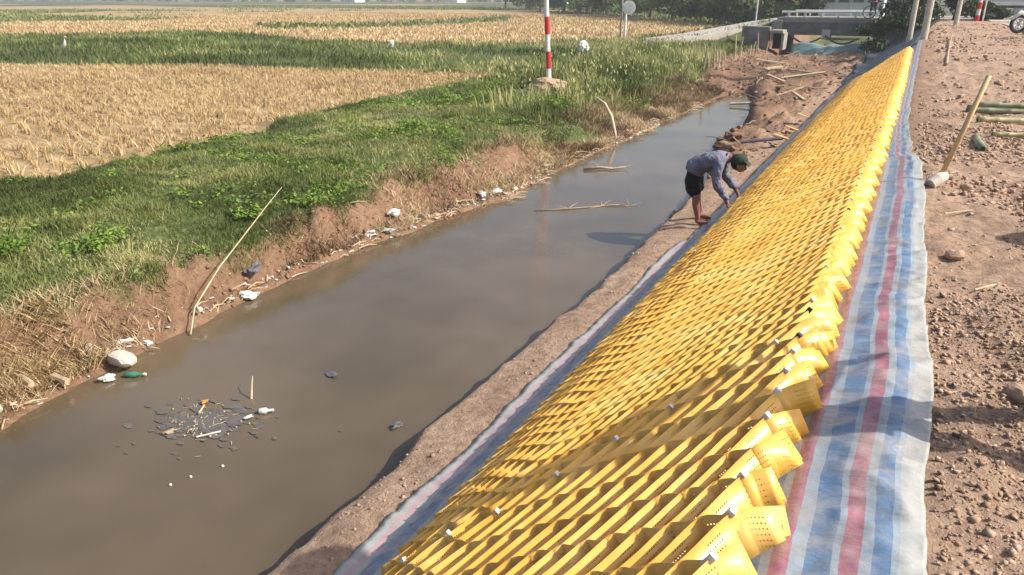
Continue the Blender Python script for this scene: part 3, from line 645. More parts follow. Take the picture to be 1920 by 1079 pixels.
def weed(x, y, r, h, label, n=260):
    z = float(hgt(x, y)); t = thing('weed_plant', label, 'weed', (x, y, z), 'leafy weeds on the grass bank')
    Q = []; mb = MB()
    for q in range(7):
        a = random.random() * 6.28; rr_ = r * random.uniform(.2, .9); cx, cy = x + math.cos(a) * rr_, y + math.sin(a) * rr_
        hh = h * random.uniform(.5, 1)
        mb.tube([(x + (cx - x) * .2, y + (cy - y) * .2, z), ((x + cx) / 2, (y + cy) / 2, z + hh * .6), (cx, cy, z + hh)], [.008, .006, .003], 5)
        Q.append(leafcloud((cx, cy, z + hh * .55), (r * .5, r * .5, hh * .5), n // 7, .03, 1.2))
    mb.build('stem', M['weed'], t)
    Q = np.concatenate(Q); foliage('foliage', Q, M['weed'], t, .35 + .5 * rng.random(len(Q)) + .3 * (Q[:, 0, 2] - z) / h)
weed(-8.2, 4.1, .38, .34, 'tallest bright green leafy weed, at the left edge of the grass bank', 520)
weed(-7.75, 4.75, .40, .26, 'broad leafy weed next to the tallest one, nearer the canal', 460)
weed(-8.7, 12.2, .45, .3, 'bright yellow-green weed where the bank meets the stubble', 420)
weed(-7.1, 7.4, .3, .22, 'low leafy weed above the eroded bank behind the leaning reed', 300)
weed(-7.3, 6.6, .25, .2, 'small dark leafy weed beside the tip of the leaning reed', 240)
weed(-10.1, 15.8, .4, .32, 'rounded weed on the corner of the near stubble field', 340)
weed(-8.0, 17.2, .4, .35, 'bushy weed beneath the red and white pole mound', 340)

x, y = pick(5200, -12.5, -6.7, 2.3, 24, lambda x, y: isgrass(x, y) * (fbm(x * .9 + 21, y * .9 + 3, 3) > .06)); m = len(x)
zc_ = hgt(x, y); Q = []
d3 = rng.normal(size=(m, 7, 3)) * np.array([.05, .05, .018]) * (1 + y[:, None, None] * .03)
P = np.stack([x, y, zc_ + .07], -1)[:, None] + d3; P = P.reshape(-1, 3); nl = len(P)
nr = rng.normal(0, .5, (nl, 3)) + np.array([0, 0, 1]); nr /= np.linalg.norm(nr, axis=1)[:, None]
t_ = np.cross(nr, rng.normal(size=(nl, 3))); t_ /= np.linalg.norm(t_, axis=1)[:, None]; b_ = np.cross(nr, t_)
s_ = (.018 + .016 * rng.random(nl))[:, None] * (1 + np.repeat(y, 7)[:, None] * .03)
tg = foliage('creeping_weeds', np.stack([P - t_ * s_, P + b_ * s_ * .5, P + t_ * s_, P - b_ * s_ * .5], 1), M['weed'], None, .35 + .5 * rng.random(nl)); tag(tg, kind='stuff')
def tree(x, y, h, w_, label, name='tree', n=2600, leaf=.22, mat='tree', grp=None, cat='tree', base=None, dark=0):
    z = float(hgt(x, y)) if base is None else base
    t = thing(name, label, cat, (x, y, z), grp)
    mb = MB(); top = h * .8; mb.tube([(x, y, z - .2), (x + .1, y, z + h * .3), (x - .05 * w_, y, z + top)], [h * .035, h * .026, h * .008], 7)
    lumps = []
    for q in range(9):
        a = random.random() * 6.28; rr_ = w_ * .5 * random.uniform(.25, .8); zz = z + h * random.uniform(.22, .88)
        k = 1 - .5 * abs((zz - z) / h - .5)
        c = (x + math.cos(a) * rr_ * k, y + math.sin(a) * rr_ * k, zz); lumps.append(c)
        mb.tube([(x, y, z + h * random.uniform(.15, .5)), ((x + c[0]) / 2, (y + c[1]) / 2, (zz + z + h * .3) / 2), c], [h * .015, h * .01, h * .004], 5)
    mb.build('trunk', M['bark'], t)
    Q = [leafcloud(c, (w_ * random.uniform(.18, .3), w_ * random.uniform(.18, .3), h * random.uniform(.13, .22)), n // 9, leaf) for c in lumps]
    Q = np.concatenate([q for q in Q]); ti = .45 + .35 * (rng.random(len(Q)) - .5) + np.repeat([random.uniform(-.18, .2) for _ in range(9)], n // 9) - dark
    foliage('crown', Q, M[mat], t, ti); return t
# hedge of trees behind the fields, upper right
tr = [(-86, 160, 8, 14), (-74, 148, 7, 12), (-66, 137, 7.5, 12), (-57, 128, 7, 11), (-49, 119, 7, 10), (-42, 110, 6.5, 10), (-36, 102, 6.5, 9), (-30.5, 95, 6, 9), (-26, 89, 6, 8), (-21.5, 84.5, 5.5, 7), (-18, 79, 5, 6.5), (-14.6, 75, 5.5, 6.5), (-11.5, 78, 6, 6.5), (-8.6, 74, 5.5, 5)]
plc = ['leftmost and most distant of the trees behind the stubble', 'hazy tree second from the left end of the tree row', 'third tree from the left end of the tree row',
       'tree behind the tip of the red and white pole', 'tree just right of the red and white pole', 'tree left of the round white sign in the far row', 'tree directly behind the round white sign', 'tree just right of the round white sign',
       'spreading tree above the right half of the far stubble', 'tree above the pointed end of the far stubble field', 'small tree at the end of the stubble beside the pale road', 'tree left of the thin white post', 'yellow-green tree just behind the thin white post', 'tree above the left end of the bridge rail']
for q, (a, b, h, w_) in enumerate(tr):
    tree(a, b, h, w_, plc[q], n=2700, leaf=.28 + .1 * (b > 100), grp='trees behind the far fields', dark=[0, .1, -.08, .05][q % 4])
    
# undergrowth under the trees
for q, (a, b, h, w_) in enumerate(tr[2:13]):
    tree(a + w_ * .45, b - 3.2, h * .42, w_ * .75, ['low bush under tree, '][0] + ['behind the striped pole', 'right of the striped pole', 'left of the round sign', 'under the round sign', 'a step right of the round sign', 'midway along the far row', 'past the middle of the far row', 'near the stubble tip', 'at the stubble tip', 'by the pale road', 'behind the thin white post'][q],
         name='bush', n=1300, leaf=.2, grp='bushes under the far trees', cat='bush', dark=.12)
# dark shrubs right of the bridge
sh = [(-1.9, 42.5, 1.9, 2.4, 'dark shrub against the right abutment of the bridge'), (-.9, 40.5, 1.7, 2.0, 'dark shrub in front of the bridge end, above the black sheet'), (-.2, 44.5, 2.6, 2.6, 'tall dark shrub behind the first concrete post'), (1.2, 47, 2.4, 2.4, 'shrub between the second and third concrete posts'), (-1.6, 47, 2.6, 2.2, 'greener shrub beside the bicycle on the bridge'), (2.3, 47.2, 1.2, 1.6, 'low shrub at the foot of the third concrete post'), (3.2, 48.2, .9, 1.4, 'low bush by the foot of the small striped pole')]
for (a, b, h, w_, lb) in sh:
    zz = min(float(hgt(a, b)), 1.4) if a < 0 else float(hgt(a, b)) - .1
    tree(a, b, h, w_, lb, name='shrub', n=1500, leaf=.11, mat='shrub', grp='dark shrubs beside the bridge', cat='shrub', base=zz)

# far tree line and houses
Q = []
for q in range(150):
    a = -520 + q * 3.6 + random.uniform(-2, 2); b = 330 + .14 * (a + 300) + random.uniform(-6, 6)
    hh = 4 + 5 * float(fbm(q * .21, 3.3, 2) + .5); Q.append(leafcloud((a, b, .7 + hh * .45), (3.2, 3, hh * .5), 130, .7))
Q = np.concatenate(Q); fw = foliage('distant_trees', Q, M['tree'], None, .35 + .4 * rng.random(len(Q))); tag(fw, kind='stuff')
def house(x, y, wx, wy, h, label, nwin=3, roof=True, base=.7, cat='house', storeys=2, rz=0):
    t = thing('house', label, cat, (x, y, base), 'houses on the horizon' if y > 200 else None)
    MB().box((x, y, base + h / 2), (wx, wy, h)).build('wall', M['wall'], t)
    if roof:
        V = [(x - wx * .55, y - wy * .55, base + h), (x + wx * .55, y - wy * .55, base + h), (x + wx * .55, y + wy * .55, base + h), (x - wx * .55, y + wy * .55, base + h), (x - wx * .4, y, base + h * 1.3), (x + wx * .4, y, base + h * 1.3)]
        raw('roof', V, [(0, 1, 5, 4), (2, 3, 4, 5), (0, 4, 3), (1, 2, 5), (3, 2, 1, 0)], M['roof'], t)
    for f in range(storeys):
        for q in range(nwin):
            cx = x + wx * ((q + .5) / nwin - .5); cz = base + h * (f + .55) / storeys
            wf = MB().box((cx, y - wy / 2 - .02, cz), (wx / nwin * .5, .1, h / storeys * .5)).build('window', M['white'], t)
            MB().box((cx, y - wy / 2 - .085, cz), (wx / nwin * .42, .03, h / storeys * .42)).build('pane', M['glass'], wf)
    return t
house(-262, 322, 9, 8, 6, 'pale far house on the horizon, farthest left'); house(-205, 330, 7, 8, 7, 'pale far house on the horizon, middle one of three'); house(-138, 300, 10, 8, 6, 'pale far house on the horizon, nearest the tree row')

# ---------------------------------------------------------------- road, bridge and what stands there
def strip_road(name, pts, wdt, mat, th=.0):
    V = []; F = []
    for i, (a, b, z) in enumerate(pts):
        p0 = Vector(pts[max(i - 1, 0)]); p1 = Vector(pts[min(i + 1, len(pts) - 1)]); d = (p1 - p0); d.z = 0; d.normalize(); nn = Vector((-d.y, d.x, 0)) * wdt / 2
        for s_, zz in ((1, -.5), (1, 0), (-1, 0), (-1, -.5)): V.append((a + nn.x * s_, b + nn.y * s_, z + zz))
    for i in range(len(pts) - 1):
        for j in range(3): F.append((i * 4 + j, i * 4 + j + 1, (i + 1) * 4 + j + 1, (i + 1) * 4 + j))
    F.append((3, 2, 1, 0)); k_ = (len(pts) - 1) * 4; F.append((k_, k_ + 1, k_ + 2, k_ + 3))
    return tag(raw(name, V, F, mat), kind='structure')
strip_road('road', [(-7.6, 50.2, 2.06), (-9, 49.8, 1.8), (-10.5, 48, 1.45), (-12, 45.2, 1.15), (-13.8, 41.8, .93), (-14.6, 40.6, .8)], 2.2, M['road'])
strip_road('road', [(-2.2, 51, 2.10), (3, 51.4, 2.12), (8, 52, 2.12), (20, 53, 2.1), (60, 55, 2.0)], 6.5, M['road'])
strip_road('road', [(3.6, 47.9, 2.11), (3.9, 44, 2.08), (4.3, 38, 2.02), (4.6, 33, 1.95)], 1.8, M['road'])
br = thing('bridge', 'small concrete canal bridge with a white railing at the end of the ditch', 'bridge', (-5, 50, 0))
MB().box((-4.95, 50.4, 1.97), (5.6, 4.6, .24), bev=.02).build('deck', M['concrete'], br)
MB().box((-4.95, 48.18, 1.5), (5.2, .22, .7), bev=.015).build('beam', M['darkconc'], br)
MB().box((-4.95, 52.6, 1.5), (5.2, .22, .7)).build('beam', M['darkconc'], br)
for xx, zz in ((-7.7, .9), (-2.2, .9)):
    MB().box((xx, 50.3, zz), (.55, 4.7, 2.1), bev=.03).build('abutment', M['concrete'], br)
MB().box((-4.95, 48.08, 1.2), (.45, .1, .55)).build('drain_block', M['paleconc'], br)
rl = MB().tube([(-7.55, 48.25, 2.40), (-2.5, 48.25, 2.42)], .055, 8).build('rail', M['white'], br)
MB().box((-5, 48.25, 2.11), (5.3, .14, .05)).build('kerb', M['paleconc'], br)
for q in range(6): MB().box((-7.15 + q * .9, 48.25, 2.26), (.12, .1, .27), bev=.01).build('rail_post', M['white'], br)
for q in range(7): MB().box((-7.3 + q * .78, 52.5, 2.25), (.1, .1, .3)).build('rail_post', M['white'], br)
MB().tube([(-7.4, 52.5, 2.42), (-2.5, 52.5, 2.42)], .045, 8).build('rail', M['white'], br)
for (a, b) in ((-6.9, -5.2), (-5.0, -3.2)):
    P = [(a + (b - a) * t_, 47.98, 1.15 - .38 * math.sin(math.pi * t_) - .12 * t_) for t_ in np.linspace(0, 1, 9)]
    o = MB().tube(P, .05, 7).build('hanging_hose', M['plasticb']); tag(o, 'dark hose sagging under the bridge deck, ' + ('left of the pale block' if a < -6 else 'right of the pale block'), 'hose', 'hoses under the bridge')
def drape():
    U, V = np.meshgrid(np.linspace(0, 1, 30), np.linspace(0, 1, 10), indexing='ij')
    x = -6.6 + 3.9 * U; y = 47.3 - .5 * (1 - V) + .1 * fbm(U * 8, V * 2, 3); z = -.05 + (.75 + .1 * np.sin(U * 9)) * V
    o = raw('teal_sheet', np.stack([x, y, z], -1).reshape(-1, 3), grid(30, 10), M['teal'], smooth=True); o.modifiers.new('t', 'SOLIDIFY').thickness = .01
    tag(o, 'blue-green plastic sheet hanging over the water under the bridge', 'plastic sheet')
drape()
# culvert block with dark mouth on the left bank
cb = thing('culvert', 'grey concrete culvert block with a dark square mouth left of the bridge', 'culvert', (-7.9, 45.6, .3))
MB().box((-8.4, 45.8, 1.0), (1.5, 1.6, 1.3), rz=.1, jit=.06, bev=.05).build('block', M['darkconc'], cb)
MB().box((-7.2, 45.6, 1.42), (.7, 1.3, .16), bev=.02).build('lintel', M['concrete'], cb)
MB().box((-7.25, 46.35, .9), (.6, .1, .9)).build('mouth', M['black'], cb)  # flat black panel, paints the shade inside the opening
MB().box((-6.85, 45.7, .9), (.14, 1.2, .9), bev=.02).build('side_wall', M['concrete'], cb)

def pole(name, label, cat, x, y, z, h, r0, r1, mat, grp=None, lean=(0, 0), n=12, round_=True):
    t = thing(name, label, cat, (x, y, z), grp)
    mb = MB()
    if round_: mb.tube([(x, y, z - .3), (x + lean[0] * .5, y + lean[1] * .5, z + h / 2), (x + lean[0], y + lean[1], z + h)], [r0, (r0 + r1) / 2, r1], n)
    else: mb.box((x, y, z + h / 2), (r0 * 2, r0 * 2, h), bev=.02)
    mb.build('shaft', mat, t); return t
pole('concrete_post', 'concrete post nearest the dark shrubs, leftmost of three', 'post', -.45, 33.3, 1.5, 5.2, .10, .08, M['paleconc'], 'concrete posts by the far crest')
pole('concrete_post', 'thicker concrete post just right of the leftmost one', 'post', .03, 31.4, 1.55, 5.6, .125, .10, M['paleconc'], 'concrete posts by the far crest')
pole('concrete_post', 'concrete post standing alone at the road edge before the white wall', 'post', 1.22, 41, 1.95, 5, .11, .09, M['paleconc'], 'concrete posts by the far crest')
pole('street_post', 'thin white post beside the pale road left of the bridge', 'post', -9.6, 51.5, 1.2, 5, .05, .04, M['white'])
pole('thin_post', 'thin white post beside the small red and white pole', 'post', 2.52, 46.2, 2.05, 3, .035, .03, M['white'])
pole('utility_pole', 'slim grey pole directly behind the round white sign', 'pole', -16.4, 45.4, .7, 5.5, .07, .05, M['concrete'])
# red and white poles
def banded(x, y, z, h, r, nb, label, lean=(0, 0), first='white'):
    t = thing('banded_pole', label, 'pole', (x, y, z), 'red and white banded poles')
    MB().tube([(x, y, z - .2), (x + lean[0] * .999, y + lean[1] * .999, z + h * .999)], r * .95, 12).build('shaft', M['white'], t)
    for q in range(nb):
        a, b = q / nb, (q + 1) / nb
        if (q % 2 == 0) == (first == 'white'): continue
        MB().tube([(x + lean[0] * a, y + lean[1] * a, z + h * a), (x + lean[0] * b, y + lean[1] * b, z + h * b)], r * 1.04, 12).build('red_band', M['red'], t)
    return t
zb_ = float(hgt(-9.5, 20.4))
banded(-9.5, 20.4, zb_ + .1, 5.2, .075, 11, 'tall red and white banded pole on an earth mound in the grass', (-.32, 0))
banded(2.25, 46, 2.05, 2.7, .10, 9, 'short red and white banded pole at the road edge by the truck', (0, 0), 'red')
mo = MB(); mo.blob((-9.47, 20.2, zb_ + .02), (1.35, 1.2, .62), jag=.3, sub=4); mo = mo.build('earth_mound', M['clod'], smooth=False); tag(mo, 'pale heap of dug earth around the foot of the striped pole', 'earth mound')
# round sign
sg = thing('round_sign', 'round white road sign on a white post in the green verge', 'sign', (-16.2, 45.6, .7))
MB().tube([(-16.2, 45.6, .5), (-16.2, 45.6, 3.0)], .07, 10).build('post', M['white'], sg)
bm_ = MB(); P = []
bm_.tube([(-15.98, 45.47, 2.62), (-15.96, 45.42, 2.62)], .40, 28).build('disc', M['white'], sg)
MB().tube([(-15.958, 45.417, 2.62), (-15.954, 45.408, 2.62)], .27, 24).build('disc_face', M['truck'], sg)
# bicycle with rider at the right end of the bridge
def rim(parent, c, rad, rz, name='wheel'):
    wh = MB().ring(c, rad - .02, .022, n=28, m=6, rz=rz).build(name, M['rubber'], parent)
    rm = MB().ring(c, rad - .05, .012, n=28, m=6, rz=rz); rm.build('rim', M['white'], wh)
    sp = MB()
    for k in range(12):
        a = k * math.pi / 6; d = Matrix.Rotation(rz, 3, 'Z') @ Vector((0, math.cos(a), math.sin(a)))
        sp.tube([c, Vector(c) + d * (rad - .05)], .004, 4)
    sp.build('spoke', M['metal'], wh)
bk = thing('bicycle', 'old bicycle at the right end of the bridge railing', 'bicycle', (-2.0, 48.0, 2.1))
rim(bk, Vector((-1.75, 47.75, 2.42)), .34, R(90)); rim(bk, Vector((-2.85, 47.75, 2.42)), .34, R(90))
fr = MB()
for a, b in (((-1.75, 2.42), (-1.9, 3.0)), ((-1.88, 2.9), (-2.35, 2.85)), ((-1.9, 2.8), (-2.3, 2.38)), ((-2.35, 2.95), (-2.3, 2.38)), ((-2.3, 2.38), (-2.85, 2.42)), ((-2.36, 2.85), (-2.85, 2.42)), ((-1.9, 3.0), (-1.98, 3.08))):
    fr.tube([(a[0], 47.75, a[1]), (b[0], 47.75, b[1])], .016, 6)
fr.build('frame', M['metal'], bk); MB().tube([(-1.98, 47.5, 3.08), (-1.95, 48.0, 3.08)], .014, 6).build('handlebar', M['metal'], bk)
MB().blob((-2.38, 47.75, 2.98), (.26, .16, .08), sub=2, jag=.03).build('saddle', M['black'], bk)

# ---------------------------------------------------------------- people
def skinmesh(name, J, E, mat, parent, root=0, sub=2, crease=0):
    """J: list of (x,y,z,r) world; E: edges. Skin + subdivision, applied to a plain mesh"""
    off = LOC.get(parent.name, Vector((0, 0, 0)))
    me = bpy.data.meshes.new(name); me.from_pydata([tuple(Vector(j[:3]) - off) for j in J], E, [])
    o = bpy.data.objects.new(name, me); C.objects.link(o)
    sk = o.modifiers.new('skin', 'SKIN'); sk.use_smooth_shade = True; sk.branch_smoothing = .3
    for i, j in enumerate(J):
        rr_ = j[3] if hasattr(j[3], '__len__') else (j[3], j[3]); me.skin_vertices[0].data[i].radius = rr_
    me.skin_vertices[0].data[root].use_root = True
    sb = o.modifiers.new('sub', 'SUBSURF'); sb.levels = sub + (crease > 0); sb.render_levels = sb.levels
    if crease:
        tx = bpy.data.textures.new('folds', 'CLOUDS'); tx.noise_scale = .09; dm = o.modifiers.new('folds', 'DISPLACE'); dm.texture = tx; dm.strength = crease; dm.mid_level = .5
    dg = bpy.context.evaluated_depsgraph_get(); ev = o.evaluated_get(dg); m2 = bpy.data.meshes.new_from_object(ev)
    bpy.data.objects.remove(o); m2.materials.clear(); m2.materials.append(mat); m2.name = name
    m2.polygons.foreach_set('use_smooth', np.ones(len(m2.polygons), bool))
    p = bpy.data.objects.new(name, m2); link(p, parent); LOC[p.name] = off; return p
def hand(J, E, wrist_i, wrist, d, side, r=.0085):
    """palm and five fingers continuing the body mesh graph"""
    d = Vector(d).normalized(); s = Vector(side).normalized(); up = d.cross(s).normalized()
    pi_ = len(J); J.append((*(Vector(wrist) + d * .05), .026)); E.append((wrist_i, pi_))
    k_ = len(J); J.append((*(Vector(wrist) + d * .085), .028)); E.append((pi_, k_))
    for q, (o_, L_) in enumerate(((-.033, .058), (-.011, .072), (.011, .068), (.032, .05))):
        b = Vector(wrist) + d * .095 + s * o_
        a1 = len(J); J.append((*b, r)); E.append((k_, a1))
        c1 = b + d * L_ * .5 + up * .012; a2 = len(J); J.append((*c1, r * .95)); E.append((a1, a2))
        c2 = c1 + d * L_ * .3 + up * .032; a3 = len(J); J.append((*c2, r * .8)); E.append((a2, a3))
    a1 = len(J); J.append((*(Vector(wrist) + d * .045 + s * -.035), r * 1.15)); E.append((pi_, a1))
    a2 = len(J); J.append((*(Vector(wrist) + d * .085 + s * -.058 + up * .02), r)); E.append((a1, a2))
def person_bent():
    ox, oy, oz = -2.27, 9.98, .30
    t = thing('person', 'person in lilac-grey shirt, black shorts and green cap bending over the yellow cells', 'person', (ox, oy, oz))
    # facing +x; y is the person's left(+)/right(-)
    hip = Vector((-2.46, 10.0, 1.0)); 
    J = []; E = []
    def a(p, r, par=None):
        J.append((*p, r)); i = len(J) - 1
        if par is not None: E.append((par, i))
        return i
    pel = a(hip, (.11, .09)); sp1 = a((-2.33, 10.0, 1.12), (.125, .10), pel); ch = a((-2.16, 10.0, 1.19), (.155, .12), sp1); nk0 = a((-2.04, 10.0, 1.21), .09, ch)
    nk = a((-1.97, 10.0, 1.205), .052, nk0); h1 = a((-1.93, 10.0, 1.20), .068, nk); h2 = a((-1.87, 10.0, 1.165), (.088, .078), h1); h3 = a((-1.80, 9.995, 1.11), (.07, .062), h2)
    # arms
    ends = []
    for sd_, wr, el in ((-1, (-1.93, 9.80, .66), (-2.10, 9.76, .92)), (1, (-1.92, 10.32, .70), (-2.10, 10.24, .94))):
        sh_ = a((-2.08, 10.0 + sd_ * .17, 1.17), .062, ch); e_ = a(el, .045, sh_); f_ = a(((el[0] + wr[0]) / 2, (el[1] + wr[1]) / 2, (el[2] + wr[2]) / 2), .038, e_); w2 = a(wr, .028, f_)
        hand(J, E, w2, wr, (.35, .05 * sd_, -.8), (0, -sd_, 0)); ends.append(wr)
    # legs: right foot forward, left slightly back
    for sd_, kn, an in ((-1, (-2.36, 9.87, .70), (-2.31, 9.86, .37)), (1, (-2.42, 10.12, .69), (-2.36, 10.14, .38))):
        th_ = a((-2.46, 10.0 + sd_ * .09, .91), .08, pel); mid = a((-2.42, 10.0 + sd_ * .12, .80), .08, th_); k1 = a(kn, .06, mid); cf = a((kn[0] * .6 + an[0] * .4 - .02, an[1], kn[2] * .6 + an[2] * .4), .056, k1)
        an1 = a(an, .036, cf); hl = a((an[0] - .02, an[1], an[2] - .045), .036, an1); a((an[0] + .10, an[1], an[2] - .055), (.036, .026), hl); a((an[0] + .17, an[1] - .01 * sd_, an[2] - .062), (.03, .016), len(J) - 1)
    skinmesh('body', J, E, M['shin'], t)
    # shirt
    J = []; E = []
    pel = a((-2.49, 10.0, .965), (.19, .17)); s0 = a((-2.43, 10, 1.06), (.185, .15), pel); s1 = a((-2.32, 10.0, 1.125), (.175, .145), s0); c1 = a((-2.16, 10.0, 1.195), (.185, .145), s1); n1 = a((-2.04, 10.0, 1.215), (.11, .10), c1); a((-2.0, 10, 1.21), .072, n1)
    for sd_, wr, el in ((-1, (-1.93, 9.80, .66), (-2.10, 9.76, .92)), (1, (-1.92, 10.32, .70), (-2.10, 10.24, .94))):
        sh_ = a((-2.09, 10.0 + sd_ * .18, 1.16), .085, c1); e0 = a(((-2.09 + el[0]) / 2, (10 + sd_ * .18 + el[1]) / 2, (1.16 + el[2]) / 2), .078, sh_); e_ = a(el, .066, e0); f_ = a(((el[0] + wr[0]) / 2, (el[1] + wr[1]) / 2, (el[2] + wr[2]) / 2 + .01), .056, e_); a(Vector(wr) + Vector((0, 0, .035)), .046, f_)
    skinmesh('shirt', J, E, M['shirt'], t, crease=.05)
    J = []; E = []
    pel = a((-2.47, 10.0, .98), (.155, .13)); a((-2.40, 10.0, 1.07), (.14, .12), pel)
    for sd_, kn in ((-1, (-2.365, 9.87, .66)), (1, (-2.425, 10.12, .66))):
        t1 = a((-2.46, 10.0 + sd_ * .10, .88), .12, pel); t2 = a((-2.42, 10.0 + sd_ * .115, .77), .105, t1); a(kn, .088, t2)
    skinmesh('shorts', J, E, M['shorts'], t, crease=.035)
    # face and head details
    fc = MB(); fc.blob((-1.845, 9.995, 1.13), (.15, .145, .19), sub=3, jag=.02); fc.build('face', M['skin'], t, True)
    MB().tube([(-1.79, 9.995, 1.12), (-1.765, 9.995, 1.085), (-1.79, 9.995, 1.07)], [.008, .014, .01], 8).build('nose', M['skin'], t, True)
    for s_ in (-1, 1):
        MB().blob((-1.785, 9.995 + s_ * .03, 1.128), (.014, .024, .014), sub=2, jag=0).build('eye', M['black'], t, True)
        MB().blob((-1.865, 9.995 + s_ * .078, 1.125), (.03, .02, .055), sub=2, jag=.05).build('ear', M['skin'], t, True)
    MB().tube([(-1.80, 9.972, 1.045), (-1.792, 9.995, 1.043), (-1.80, 10.018, 1.045)], .006, 6).build('mouth', M['shin'], t, True)
    MB().blob((-1.885, 9.995, 1.155), (.18, .165, .19), sub=3, jag=.04).build('hair', M['hair'], t, True)
    cp = MB(); cp.blob((-1.875, 9.995, 1.195), (.235, .205, .17), sub=3, jag=.03).build('cap', M['cap'], t, True)
    MB().box((-1.765, 9.995, 1.175), (.12, .16, .012), ry=.75, bev=.004).build('cap_brim', M['cap'], t, True)
person_bent()
def person_stand(x, y, z, label, face=math.pi, shirt='navy', trousers='navy', lean=0.0, arms=.2, h=1.62, hat=True, stride=.12, group=None):
    t = thing('person', label, 'person', (x, y, z), group)
    f = Vector((math.cos(face), math.sin(face), 0)); s = Vector((-f.y, f.x, 0)); k = h / 1.62
    def W(a_, b_, c_): return Vector((x, y, z)) + (f * a_ + s * b_ + Vector((0, 0, c_))) * k
    J = []; E = []
    def a(p, r, par=None):
        r = tuple(q * k for q in r) if hasattr(r, '__len__') else r * k
        J.append((*p, r)); i = len(J) - 1
        if par is not None: E.append((par, i))
        return i
    def L(zz): return lean * (zz - .85)
    pel = a(W(0, 0, .88), (.13, .1)); s1 = a(W(L(1.05), 0, 1.05), (.12, .1), pel); c1 = a(W(L(1.25), 0, 1.25), (.145, .105), s1); n0 = a(W(L(1.36), 0, 1.36), .07, c1); nk = a(W(L(1.41), 0, 1.41), .048, n0)
    h1 = a(W(L(1.47) + .01, 0, 1.47), .07, nk); h2 = a(W(L(1.53) + .01, 0, 1.54), (.078, .085), h1)
    for q in (-1, 1):
        sh_ = a(W(L(1.3), q * .17, 1.32), .055, c1); e_ = a(W(L(1.1) + arms * .5, q * .22, 1.07), .04, sh_); w2 = a(W(L(.9) + arms * 1.6, q * .21, .88), .026, e_)
        hand(J, E, w2, W(L(.9) + arms * 1.6, q * .21, .88), f * .3 + Vector((0, 0, -.9)), s * -q)
        th_ = a(W(0, q * .09, .80), .09, pel); k1 = a(W(q * stride * .6 + .02, q * .1, .47), .058, th_); cf = a(W(q * stride * .9, q * .1, .33), .052, k1); an = a(W(q * stride, q * .1, .09), .036, cf); hl = a(W(q * stride - .03, q * .1, .045), .036, an); a(W(q * stride + .12, q * .11, .035), (.035, .025), hl)
    skinmesh('body', J, E, M['skin'], t)
    J = []; E = []
    pel = a(W(0, 0, .84), (.165, .135)); s1 = a(W(L(1.05), 0, 1.05), (.16, .13), pel); c1 = a(W(L(1.25), 0, 1.25), (.17, .13), s1); n0 = a(W(L(1.37), 0, 1.37), .085, c1)
    for q in (-1, 1):
        sh_ = a(W(L(1.3), q * .175, 1.32), .072, c1); e_ = a(W(L(1.1) + arms * .5, q * .22, 1.07), .058, sh_); a(W(L(.9) + arms * 1.45, q * .212, .92), .045, e_)
    skinmesh('jacket', J, E, M[shirt], t)
    J = []; E = []; pel = a(W(0, 0, .9), (.15, .12))
    for q in (-1, 1):
        th_ = a(W(0, q * .095, .8), .105, pel); k1 = a(W(q * stride * .6 + .02, q * .1, .47), .08, th_); a(W(q * stride, q * .1, .1), .07, k1)
    skinmesh('trousers', J, E, M[trousers], t)
    hx = W(L(1.53) + .01, 0, 1.53)
    MB().blob(hx + f * .05 * k, (.13 * k, .13 * k, .2 * k), sub=3, jag=.02).build('face', M['skin'], t, True)
    MB().blob(hx + f * .118 * k, (.03, .03, .045), sub=2, jag=0).build('nose', M['skin'], t, True)
    for q in (-1, 1):
        MB().blob(hx + f * .108 * k + s * q * .03 + Vector((0, 0, .02)), (.016, .016, .012), sub=2, jag=0).build('eye', M['black'], t, True)
        MB().blob(hx + s * q * .078 * k, (.03, .02, .05), sub=2, jag=0).build('ear', M['skin'], t, True)
    MB().blob(hx - f * .01 + Vector((0, 0, .03)), (.18 * k, .17 * k, .19 * k), sub=3, jag=.03).build('hair', M['hair'], t, True)
    if hat:
        mb = MB(); b0 = hx + Vector((0, 0, .07 * k)); mb.tube([b0, b0 + Vector((0, 0, .01)), b0 + Vector((0, 0, .02)), b0 + Vector((0, 0, .09)), b0 + Vector((0, 0, .12))], [.19, .19, .105, .095, .05], 18).build('hat', M['reed'], t, True)
    return t
person_stand(.95, 3.36, float(hgt(.95, 3.36)), 'person in navy clothes and straw hat standing at the right, casting the wide shadow', math.pi * .6, lean=.05, stride=.2, arms=.34, h=1.7)
person_stand(-2.75, 48.9, 2.1, 'rider in dark clothes standing behind the bicycle on the bridge', math.pi * .5, lean=.15, arms=.25, hat=False, stride=.02)

# unseen mound added beyond the right edge to cast the shadow on the dirt
mb = MB(); mb.blob((1.75, 6.75, 1.55), (1.0, .8, 1.25), jag=.2, sub=3); tag(mb.build('shadow_mound', M['clod']), 'unseen mound added to cast a shadow on the embankment, past the right edge', 'shadow caster')

